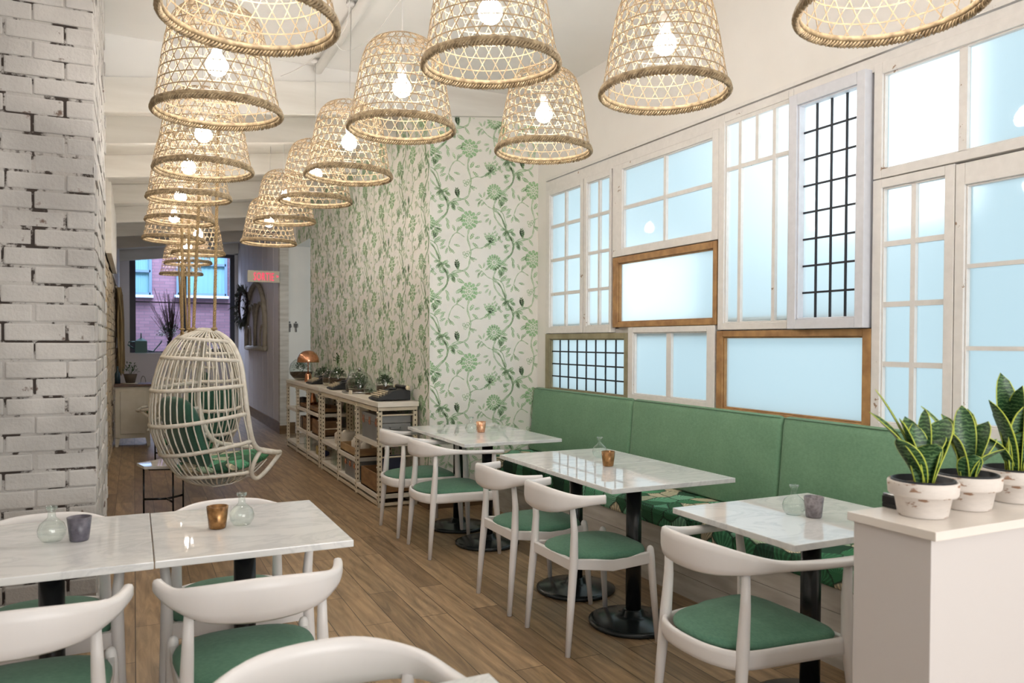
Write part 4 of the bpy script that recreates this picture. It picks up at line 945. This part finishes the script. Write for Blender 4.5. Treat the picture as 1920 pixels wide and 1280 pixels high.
for i in range(5): pot_('milk_bottle', ['small clear glass bottle, first of a row on the bottom shelf', 'small clear glass bottle, second of a row on the bottom shelf', 'small clear glass bottle, third of a row on the bottom shelf', 'small clear glass bottle, fourth of a row on the bottom shelf', 'small clear glass bottle, fifth and last of the bottom shelf row'][i], 'bottle', 1.90, 7.90+.09*i, .101, [(.028, 0), (.03, .01), (.03, .10), (.013, .135), (.016, .165)], glass, 'small glass bottles on the bottom shelf')
for i in range(3): pot_('milk_bottle', ['clear bottle on far bottom shelf, near one', 'clear bottle on far bottom shelf, middle one', 'clear bottle on far bottom shelf, far one'][i], 'bottle', 1.89, 9.45+.1*i, .101, [(.028, 0), (.03, .01), (.03, .12), (.013, .15), (.016, .18)], glass, 'glass bottles on the far unit')
tag(MB().cbox((1.88, 8.95, .101), (1.98, 9.06, .20), .008).cbox((1.90, 8.97, .20), (1.96, 9.03, .235), .01).build('straw_box', mat('straw_yellow', (.38, .28, .10), .7)), 'straw yellow box with knob on the bottom shelf', 'box')
tag(MB().ell((1.93, 8.83, .135), (.055, .07, .034), 14).build('folded_cloth', mat('indigo_cloth', (.03, .03, .09), .9)), 'folded indigo cloth beside the straw yellow box', 'cloth')
for i in range(4):
    o = MB().cbox((0, 0, 0), (.15, .028, .13+.01*(i % 3)), .002).build('book', [dark_glass, crate_m, mat('grey_book_cloth', (.22, .2, .17), .7), dark_glass][i], None, (1.87, 9.45+.032*i if i < 0 else 9.84+.033*i, .3215)); tag(o, ['black book, nearest of four leaning on far middle shelf', 'brown book, second of four on the far middle shelf', 'grey book, third of four on the far middle shelf', 'black book, last of four on the far middle shelf'][i], 'book', 'books on the far unit')
pot_('copper_vase', 'tall copper vase on the upper shelf of far unit', 'vase', 1.98, 9.70, .5985, [(.03, 0), (.045, .03), (.035, .10), (.018, .15), (.025, .19)], copper)
pot_('dark_jar', 'dark glazed jar on the upper shelf of far unit', 'jar', 1.95, 10.20, .536, [(.05, 0), (.055, .01), (.055, .13), (.04, .145), (.0, .15)], dark_glass, 'dark jars on the far unit')
pot_('dark_jar', 'second dark jar with lid behind, on the far upper shelf', 'jar', 2.04, 10.34, .536, [(.04, 0), (.045, .01), (.045, .10), (.02, .115), (.02, .13), (.0, .135)], dark_glass, 'dark jars on the far unit')
pot_('preserving_jar', 'glass preserving jar on the dark upper crate', 'jar', 1.98, 9.12, .5985, [(.04, 0), (.045, .01), (.045, .11), (.03, .13), (.03, .14)], glass)
pot_('iron_pot', 'dark iron pot with handle on the brown middle crate', 'pot', 1.98, 9.02, .3385, [(.06, 0), (.07, .02), (.07, .08), (.03, .10), (.02, .125), (.0, .13)], dark_glass)

# typewriters
def typewriter(label, loc, rz, s_=1):
    t = thing('typewriter', label, 'typewriter', loc, rz, 'black vintage typewriters on the shelving'); t.scale = (s_, s_, s_)
    # local: keys face -x, width along y
    mb = MB(); prof_ = [(-.15, .006), (-.15, .022), (-.05, .060), (-.02, .085), (.05, .098), (.12, .098), (.15, .085), (.15, .006)]
    mb.prism(prof_, -.135, .135, T=lambda x, z, y: (x, y, z)); mb.build('body', tw_m, t, bevel=.006)
    mb = MB()
    for rr in range(4):
        for k in range(10):
            x, z = -.128+.026*rr, .034+.0105*rr+.006; y = -.108+.024*k+(rr % 2)*.008
            mb.lathe([(.0085, 0), (.0095, .003), (.0085, .006)], (x, y, z+.008), 8); mb.box((x-.0015, y-.0015, z-.012), (x+.0015, y+.0015, z+.008))
    mb.build('keys', key_m, t)
    mb = MB(); mb.tube([(.115, -.155, .112), (.115, .155, .112)], .017, 16); mb.box((.095, -.15, .094), (.14, .15, .102)); mb.build('platen', tw_m, t)
    mb = MB()
    for sg in (1, -1): mb.tube([(.115, sg*.157, .112), (.115, sg*.175, .112)], .019, 14)
    mb.build('platen_knob', key_m, t)
    MB().ell((.03, 0, .098), (.035, .06, .014), 14).build('ribbon_cover', tw_m, t)
    return t
typewriter('largest black vintage typewriter at the near end of the shelving', (2.005, 6.60, .888), .0, 1.0)
typewriter('black vintage typewriter between the cloche and middle jars', (1.985, 8.27, .888), 0, .88)
typewriter('black vintage typewriter farthest away, beside the copper lamp', (2.0, 9.42, .888), .1, .88)

# terrariums
def foliage(c_, R0, n, seed, size=.03, up=.3, zs=1):
    r = random.Random(seed); mb = MB()
    for _ in range(n):
        th, ph = r.uniform(0, 2*PI), math.acos(r.uniform(-.3, 1)); rr = R0*r.uniform(.35, 1)
        p = Vector((rr*math.sin(ph)*math.cos(th), rr*math.sin(ph)*math.sin(th), rr*math.cos(ph)*zs)); d = (p+Vector((0, 0, up*R0))).normalized()
        d = (d+Vector((r.uniform(-.5, .5), r.uniform(-.5, .5), r.uniform(-.3, .3)))).normalized(); s0 = d.cross(Vector((0, 0, 1))); s0 = s0.normalized() if s0.length > .01 else Vector((1, 0, 0))
        L = size*r.uniform(.6, 1.2); p += Vector(c_); dr = Vector((0, 0, -L*.25)); nn = s0.cross(d)*L*.1
        mb.add([p, p+d*L*.5+s0*L*.25+nn, p+d*L+dr, p+d*L*.5-s0*L*.25+nn, p+d*L*.5], [(0, 1, 4), (1, 2, 4), (0, 4, 3), (4, 2, 3)], 0, True)
    for _ in range(8):
        a = r.uniform(0, 2*PI); q = R0*r.uniform(.3, .7); mb.tube([(c_[0]+q*.15*math.cos(a), c_[1]+q*.15*math.sin(a), c_[2]-R0*.6), (c_[0]+q*math.cos(a), c_[1]+q*math.sin(a), c_[2]+R0*zs*.4)], .0018, 4)
    return mb
def terrarium(label, x, y, prof_, hs, R0, kind='terrarium', seed=1, tray=False, knob=False, n=330, cap1=False, size=.032):
    t = thing(kind, label, 'terrarium', (x, y, .888), 0, 'glass terrariums on the shelving')
    z0_ = .012 if tray else 0
    MB().lathe([(r_, z+z0_) for r_, z in prof_], n=30, cap0=False, cap1=cap1).build('glass', glass, t)
    def rad_at(h):
        for (r_a, za), (r_b, zb) in zip(prof_, prof_[1:]):
            if za <= h <= zb: return lerp(r_a, r_b, (h-za)/max(zb-za, 1e-6))
        return prof_[-1][0]
    a, b = hs
    if a > 0: MB().lathe([(rad_at(a*i/4)*.96, max(.002, a*i/4)+z0_) for i in range(5)], n=24).build('pebbles', pebble, t)
    MB().lathe([(rad_at(lerp(a, b, i/4))*.96, lerp(a, b, i/4)+z0_) for i in range(5)], n=24).build('soil', soil, t)
    foliage((0, 0, b+R0*.45+z0_), R0, n, seed, size, .3, .9).build('foliage', leaf_m, t)
    if tray: MB().lathe([(.10, 0), (.165, .004), (.175, .016), (.17, .016), (.13, .008), (.12, .011), (.0, .011)], n=36).build('tray', steel, t)
    if knob: MB().ell((0, 0, prof_[-1][1]+.02+z0_), (.02, .02, .02), 14).build('knob', steel, t)
    return t
terrarium('tall apothecary jar terrarium standing just behind the largest typewriter', 2.10, 7.05, [(.075, 0), (.078, .01), (.078, .15), (.07, .175), (.045, .195), (.045, .21), (.06, .212), (.03, .25), (.0, .26)], (.025, .10), .07, seed=2)
terrarium('small round glass dome next to the apothecary jar', 2.05, 7.38, [(.05, 0), (.062, .04), (.06, .08), (.04, .105), (.012, .115), (.012, .13)], (0, .015), .035, seed=3, n=60, size=.016)
terrarium('large glass cloche with ball knob on a silver tray', 2.02, 7.66, [(.135, 0), (.138, .05), (.132, .10), (.11, .15), (.07, .185), (.02, .20)], (0, .02), .10, 'cloche', seed=4, tray=True, knob=True, n=300)
terrarium('tall open terrarium just behind the cloche', 2.075, 7.955, [(.08, 0), (.10, .05), (.105, .11), (.09, .17), (.065, .21), (.06, .22)], (.03, .08), .075, seed=5)
tsp = terrarium('rounded terrarium in the middle with a tall sprig', 2.03, 8.62, [(.075, 0), (.095, .04), (.10, .11), (.085, .17), (.05, .215), (.05, .23)], (.035, .10), .08, seed=6)
terrarium('narrow necked bottle terrarium left of the rounded one', 2.03, 9.00, [(.07, 0), (.085, .04), (.085, .10), (.06, .155), (.025, .19), (.022, .235), (.028, .24)], (.035, .09), .055, seed=7)
terrarium('low terrarium behind the farthest typewriter', 2.11, 9.75, [(.085, 0), (.10, .05), (.10, .12), (.08, .165), (.06, .175)], (.03, .06), .09, seed=8)
terrarium('globe shaped terrarium at the far end of the shelving', 1.97, 10.40, [(.05, 0), (.10, .025), (.145, .08), (.155, .145), (.135, .215), (.09, .26), (.07, .275)], (.03, .11), .11, seed=9, n=300)
mb = foliage((0, 0, .30), .05, 30, 12, .03, .2, 1.4); mb.tube(spline([(0, 0, .16), (-.01, -.01, .26), (.01, -.02, .35)], 8), .002, 4); mb.build('sprig', leaf_m, tsp)
tag(MB().cbox((1.875, 7.40, .888), (1.882, 7.50, .928), .001).build('label_card', mat('cream_card', (.70, .64, .52), .7)), 'small cream label card in front of the cloche', 'card')
# copper lamp
t = thing('table_lamp', 'copper dome table lamp at the far end of shelving', 'lamp', (1.97, 9.95, .888))
MB().lathe([(.135, .245), (.137, .25), (.130, .30), (.108, .345), (.07, .378), (.03, .392), (.0, .395)], n=32, cap0=False).build('lamp_shade', copper, t)
MB().tube([(0, 0, .08), (0, 0, .36)], .007, 8).build('stem', copper, t)
MB().lathe([(.045, 0), (.047, .01), (.038, .09), (.028, .11), (.01, .118)], n=24).build('base', copper, t)

# ---------------------------------------------------------------- planter counter and snake plants
ct = thing('planter_counter', 'white half-height counter with stone top holding the snake plants', 'counter', (2.2, 1.30, 0))
def cl_(mb): mb.v = [(a-2.2, b-1.30, c) for a, b, c in mb.v]; return mb
cl_(MB().cbox((1.650, 1.190, 0), (2.69, 1.405, .947), .002)).build('body', counter_m, ct)
cl_(MB().cbox((1.640, 1.172, .948), (2.70, 1.418, .970), .002)).build('countertop', counter_top_m, ct)
GP = 'snake plants in whitewashed pots on the counter'
def snake_plant(label, x, y, leaves, seed, s_=1):
    t = thing('snake_plant', label, 'plant', (x, y, .9705), 0, GP); t.scale = (s_, s_, s_)
    mb = MB(); mb.lathe([(.054, 0), (.057, .003), (.066, .050), (.077, .052), (.080, .056), (.082, .084), (.080, .088), (.074, .087), (.070, .06), (.001, .055)], n=36); p_ = mb.build('pot', terra, t)
    MB().lathe([(.0725, .055), (.0735, .091), (.0705, .092), (.068, .07), (.001, .068)], n=32).build('inner_pot', plastic_pot, p_)
    MB().lathe([(.069, .07), (.05, .078), (.0, .080)], n=20).build('soil', soil, t)
    for (az, out_, h, w_, tw, curl) in leaves:
        mb = MB(); n = 13; c_, s0 = math.cos(az), math.sin(az); vs = []; cr = 7
        for i in range(n):
            u = i/(n-1); rr = .012+out_*u**1.5+curl*max(0, u-.6)**1.5; z = .075+h*(u**.95)-curl*.5*max(0, u-.7)
            ww = 1.5*w_*(.62+.9*u-.2*u*u)*(1-u**4.2)**.7+.0006
            tx, ty = -s0, c_; ang = tw*u; ax = (tx*math.cos(ang)+c_*math.sin(ang), ty*math.cos(ang)+s0*math.sin(ang)); nx = (-ax[1], ax[0])
            for k in range(cr):
                v = [-1, -.92, -.5, 0, .5, .92, 1][k]; fold = (.35*ww*(v*v))
                vs.append((rr*c_+ax[0]*v*ww-c_*fold*1.0, rr*s0+ax[1]*v*ww-s0*fold, z))
        fs = [(i*cr+k, i*cr+k+1, (i+1)*cr+k+1, (i+1)*cr+k) for i in range(n-1) for k in range(cr-1)]
        for f in fs: pass
        mb.v = vs; mb.f = fs; mb.m = [1 if (j % (cr-1)) in (0, cr-2) else 0 for j in range(len(fs))]; mb.sm = [True]*len(fs)
        o = mb.build('leaf', [snake, snake_edge], t); so = o.modifiers.new('thick', 'SOLIDIFY'); so.thickness = .002
    return t
rv = -math.radians(25.8)   # image right direction angle
def LV_(lst): return [(rv+math.radians(a), o_, h, w_, tw, cu) for a, o_, h, w_, tw, cu in lst]
snake_plant('snake plant in whitewashed terracotta pot at the counter corner', 1.775, 1.305, LV_([(180, .12, .185, .021, .7, .02), (200, .075, .12, .019, -.5, 0), (165, .045, .165, .022, .2, 0), (20, .045, .13, .026, .3, .08), (35, .10, .165, .026, -.3, .02), (150, .10, .235, .007, 0, 0), (60, .06, .19, .012, .5, .03), (-80, .02, .115, .024, .8, .04), (100, .03, .15, .02, 0, 0), (90, .07, .17, .016, .4, .05)]), 1)
snake_plant('snake plant second along the counter, leaning leaves', 1.960, 1.315, LV_([(175, .05, .15, .022, .2, .05), (10, .05, .15, .024, -.2, 0), (30, .12, .10, .018, .5, .03), (-30, .07, .09, .016, .6, .03), (120, .05, .17, .02, 0, .04), (80, .03, .19, .018, .3, 0), (-100, .03, .07, .02, .2, 0), (60, .08, .18, .016, 0, .02), (150, .09, .19, .010, .3, .03)]), 2)
snake_plant('tallest snake plant, third pot along the counter', 2.165, 1.320, LV_([(180, .06, .20, .027, .2, 0), (150, .04, .16, .022, -.3, 0), (0, .01, .24, .030, .1, 0), (100, .045, .27, .024, 0, -.02), (-60, .04, .20, .026, .4, .0), (30, .09, .22, .022, .2, 0), (200, .09, .11, .012, .4, .03), (-90, .03, .12, .020, .2, 0), (60, .10, .18, .014, .4, 0)]), 3)
snake_plant('snake plant cut by the right edge of the photo', 2.385, 1.325, LV_([(180, .05, .20, .024, .2, 0), (0, .03, .24, .026, .1, 0), (90, .06, .21, .02, .2, 0), (-90, .05, .16, .02, .3, 0), (150, .09, .22, .014, .3, 0)]), 4)
mb = MB(); mb.cbox((-.02, -.03, .0), (.05, .03, .012), .003); mb.cbox((-.02, -.03, .012), (-.005, .03, .03), .002); o = mb.build('card_holder', tw_m, None, (1.79, 1.39-.0, .9705)); tag(o, 'small black and chrome clip behind the corner snake plant', 'clip')
MB().tube([(-.012, -.03, .033), (-.012, .03, .033)], .004, 8).build('chrome_bar', steel, o)

# ---------------------------------------------------------------- far end of the room
t = thing('sideboard', 'cream painted sideboard with dark wooden top by the left wall', 'cabinet', (-.02, 11.65, 0))
def tl2(mb): mb.v = [(a+.02, b-11.65, c) for a, b, c in mb.v]; return mb
tl2(MB().box((-.225, 11.44, .11), (.19, 11.85, .79))).build('body', cab_m, t, bevel=.004)
tl2(MB().cbox((-.240, 11.41, .79), (.205, 11.87, .822), .004)).build('top', darkwood, t)
tl2(MB().box((-.165, 11.428, .17), (.13, 11.439, .73))).build('door_panel', cab_m, t, bevel=.004)
for x0, x1 in ((-.225, -.165), (.13, .19)):
    for y0 in (11.44, 11.80): tl2(MB().prism([(x0, .11), (x1, .11), (x1 if x1 < 0 else x1, 0), (x0, 0)] if False else [(x0, .12), (x1, .12), (x1-(.0 if x0 > 0 else .025), 0), (x0+(.025 if x0 > 0 else 0), 0)], y0, y0+.05, T=lambda x, z, y: (x, y, z))).build('foot', cab_m, t)
t = thing('potted_plant', 'small leafy plant in a dark pot on a saucer, on the sideboard', 'plant', (-.045, 11.6, .8225))
MB().lathe([(.09, 0), (.095, .008), (.06, .01)], n=20).build('saucer', ceramic, t); MB().lathe([(.055, .01), (.085, .13), (.07, .13), (.0, .12)], n=16).build('pot', mat('dark_clay', (.07, .05, .035), .8), t); foliage((0, 0, .17), .09, 60, 20, .05, .5, 1.2).build('foliage', leaf_m, t)
pot_('dark_bottle', 'dark glass bottle beside the potted plant on the sideboard', 'bottle', -.20, 11.72, .8225, [(.035, 0), (.035, .13), (.012, .17), (.012, .23)], mat('dark_bottle_glass', (.02, .04, .05), .15))
mb = MB(); r = random.Random(5)
for k in range(3): mb.tube([(.05+.03*math.cos(a_*PI/8), .0+.02*k, .09+.085*math.sin(a_*PI/8)) for a_ in range(0, 9)], .003, 5)
tag(mb.build('wire_ornament', black_m, None, (.06, 11.6, .745)), 'small black wire ornament on the sideboard', 'ornament')
# wall hanging
mb = MB(); r = random.Random(8)
mb.tube([(-.235, 13.1, 2.2), (-.235, 15.6, 2.2)], .02, 8)
t = thing('fringed_wall_hanging', 'tan fringed wall hanging on the rough brick wall', 'wall hanging', (-.2, 14.3, 1.0))
mb.v = [(a+.2, b-14.3, c-1.0) for a, b, c in mb.v]; mb.build('rod', driftwood, t)
mb = MB()
for i in range(90):
    y = -1.15+i*.0255; mb.tube(spline([(-.03+r.uniform(0, .05), y, 1.2), (-.02+r.uniform(-.01, .06), y+r.uniform(-.01, .01), .7), (-.02+r.uniform(-.01, .07), y+r.uniform(-.02, .02), .0+r.uniform(-.15, .1))], 7), .014, 5)
mb.build('fringe', macrame, t); 
# gothic window frame with wreath on panelled wall
t = thing('arched_frame', 'weathered white gothic arched frame hung on the panelled wall', 'wall decoration', (1.985, 14.6, 1.27))
mb = MB(); y0, y1 = -1.18, 1.18; H_ = 1.14
def arch(y0, y1, z0, z1, r_, n=18):
    ym = (y0+y1)/2; P_ = [(-.03, y0, z0), (-.03, y0, z0+(z1-z0)*.35)]
    for i in range(1, n+1):
        a = i/n*PI/2; P_.append((-.03, lerp(y0, ym, 1-math.cos(a)), z0+(z1-z0)*(.35+.65*math.sin(a))))
    Q = [(x, 2*ym-y, z) for x, y, z in reversed(P_)]; return P_+Q[1:]
mb.tube(arch(y0, y1, 0, H_, .1), (.045), 6); mb.tube(arch(y0, 0, 0, .78, .1), .03, 6); mb.tube(arch(0, y1, 0, .78, .1), .03, 6); mb.tube(arch(y0, y0/2, 0, .4, .1), .018, 6); mb.tube(arch(y1/2, y1, 0, .4, .1), .018, 6)
mb.tube([(-.03, y0-.05, 0), (-.03, y1+.05, 0)], .045, 6); mb.tube([(-.03, 0, 0), (-.03, 0, .8)], .03, 6)
mb.build('frame', driftwood, t)
t = thing('wreath', 'shaggy green eucalyptus wreath on the arched frame', 'wreath', (1.80, 15.0, 2.02)); r = random.Random(6); mb = MB()
for i in range(420):
    a = r.uniform(0, 2*PI); R0 = .30; c_ = Vector((r.uniform(-.06, .02), R0*2.0*math.cos(a), R0*math.sin(a))); d = Vector((r.uniform(-.4, .1), 1.2*math.cos(a+r.uniform(-1, 1.8)), math.sin(a+r.uniform(-1, 1.8)))).normalized(); L = r.uniform(.10, .2); sd = d.cross(Vector((1, .2, 0))).normalized()*.012
    mb.add([c_-sd, c_+sd, c_+d*L*.6+sd, c_+d*L+Vector((0, 0, -.03)), c_+d*L*.6-sd], [(0, 1, 2, 3, 4)])
mb.build('leaves', leaf_d, t)
MB().tube([(0, .60*math.cos(2*PI*i/24), .30*math.sin(2*PI*i/24)) for i in range(24)], .02, 6, closed=True).build('ring', twig_m, t)
# exit sign
t = thing('exit_sign', 'cream exit sign with glowing pink-red SORTIE letters and arrow', 'sign', (1.735, 12.02, 2.35))
MB().cbox((-.232, -.02, -.085), (.222, .03, .085), .004).build('casing', sign_body, t)
MB().box((.222, -.006, -.08), (.235, .02, -.06)).build('bracket', sign_body, t)
text('SORTIE', .165, t, (-.150, -.024, -.058), (PI/2, 0, 0), sign_red, .50, .003, 'lettering', .001)
text('>', .07, t, (.175, -.024, -.018), (PI/2, 0, 0), sign_red, .8, .003, 'arrow', .003)
# washroom pictograms
for i, (x, lab) in enumerate(((2.125, 'dark woman pictogram on the white wall beside the wallpaper'), (2.195, 'dark man pictogram on the white wall beside the wallpaper'))):
    pass
def picto(x, woman, lab):
    mb = MB(); y = 12.094
    mb.add([(x+.013*math.cos(2*PI*k/14), y, 1.682+.013*math.sin(2*PI*k/14)) for k in range(14)]+[(x+.013*math.cos(2*PI*k/14), y+.005, 1.682+.013*math.sin(2*PI*k/14)) for k in range(14)], [tuple(reversed(range(14)))]+[(k, (k+1) % 14, 14+(k+1) % 14, 14+k) for k in range(14)])
    def P(pts): mb.prism(pts, y, y+.005, T=lambda a, b, c: (x+a, c, b))
    if woman: P([(-.014, 1.664), (.014, 1.664), (.026, 1.60), (-.026, 1.60)]); P([(.014, 1.664), (.022, 1.66), (.034, 1.612), (.027, 1.608)]); P([(-.027, 1.608), (-.034, 1.612), (-.022, 1.66), (-.014, 1.664)])
    else: P([(-.022, 1.664), (.022, 1.664), (.018, 1.60), (-.018, 1.60)]); P([(.023, 1.664), (.032, 1.66), (.032, 1.605), (.025, 1.605)]); P([(-.025, 1.605), (-.032, 1.605), (-.032, 1.66), (-.023, 1.664)])
    P([(-.014, 1.60), (-.002, 1.60), (-.003, 1.535), (-.013, 1.535)]); P([(.002, 1.60), (.014, 1.60), (.013, 1.535), (.003, 1.535)])
    tag(mb.build('washroom_pictogram', icon_m), lab, 'sign', 'washroom pictograms')
picto(2.118, True, 'dark woman pictogram on the white wall beside the wallpaper'); picto(2.212, False, 'dark man pictogram on the white wall beside the wallpaper')
# things on the far window sill
t = thing('watering_can', 'green metal watering can on the far window sill', 'watering can', (.13, 17.38, 1.15)); t.rotation_euler = (0, 0, 0)
MB().box((-.11, -.07, 0), (.11, .07, .24)).add([(-.11, -.07, .24), (.11, -.07, .24), (.11, .07, .24), (-.11, .07, .24), (0, 0, .31)], [(0, 1, 4), (1, 2, 4), (2, 3, 4), (3, 0, 4)]).build('body', greenmetal, t)
MB().tube([(0, 0, .30), (0, 0, .40)], .012, 6).build('finial', greenmetal, t)
MB().tube([(-.11, 0, .08), (-.24, 0, .16), (-.22, 0, .22), (-.11, 0, .22)], .012, 6).build('handle', greenmetal, t)
MB().tube([(.11, 0, .05), (.22, 0, .03), (.36, 0, .20), (.38, 0, .25)], .012, 6).build('spout', greenmetal, t)
t = thing('dried_branch_arrangement', 'vase of dark dried branches and leaves on far window sill', 'plant', (.66, 17.40, 1.15)); r = random.Random(9)
MB().lathe([(.05, 0), (.08, .08), (.05, .2), (.06, .24)], n=14).build('vase', dark_glass, t)
mb = MB()
for i in range(46):
    a, q, h = r.uniform(0, 2*PI), r.uniform(.05, .34), r.uniform(.5, 1.12); k = .35
    P_ = spline([(0, 0, .2), (q*.4*math.cos(a), q*.2*math.sin(a), .2+h*.4), (q*math.cos(a)-.05, k*.3*math.sin(a), .2+h)], 6); mb.tube(P_, .004, 4)
    for s_ in range(3): p = P_[2+s_]; mb.tube([p, (p[0]+r.uniform(-.1, .1), p[1], p[2]+r.uniform(.08, .2))], .0025, 3)
mb.build('branches', twig_m, t); foliage((0, 0, .38), .26, 260, 22, .07, .2, .9).build('foliage', leaf_d, t)
t = thing('sill_plant', 'small trailing green plant in a planter behind the hanging chairs', 'plant', (1.40, 17.38, 1.15)); MB().box((-.35, -.06, 0), (.35, .06, .09)).build('planter', dark_glass, t); foliage((0, 0, .12), .30, 160, 23, .06, .1, .5).build('foliage', leaf_m, t)
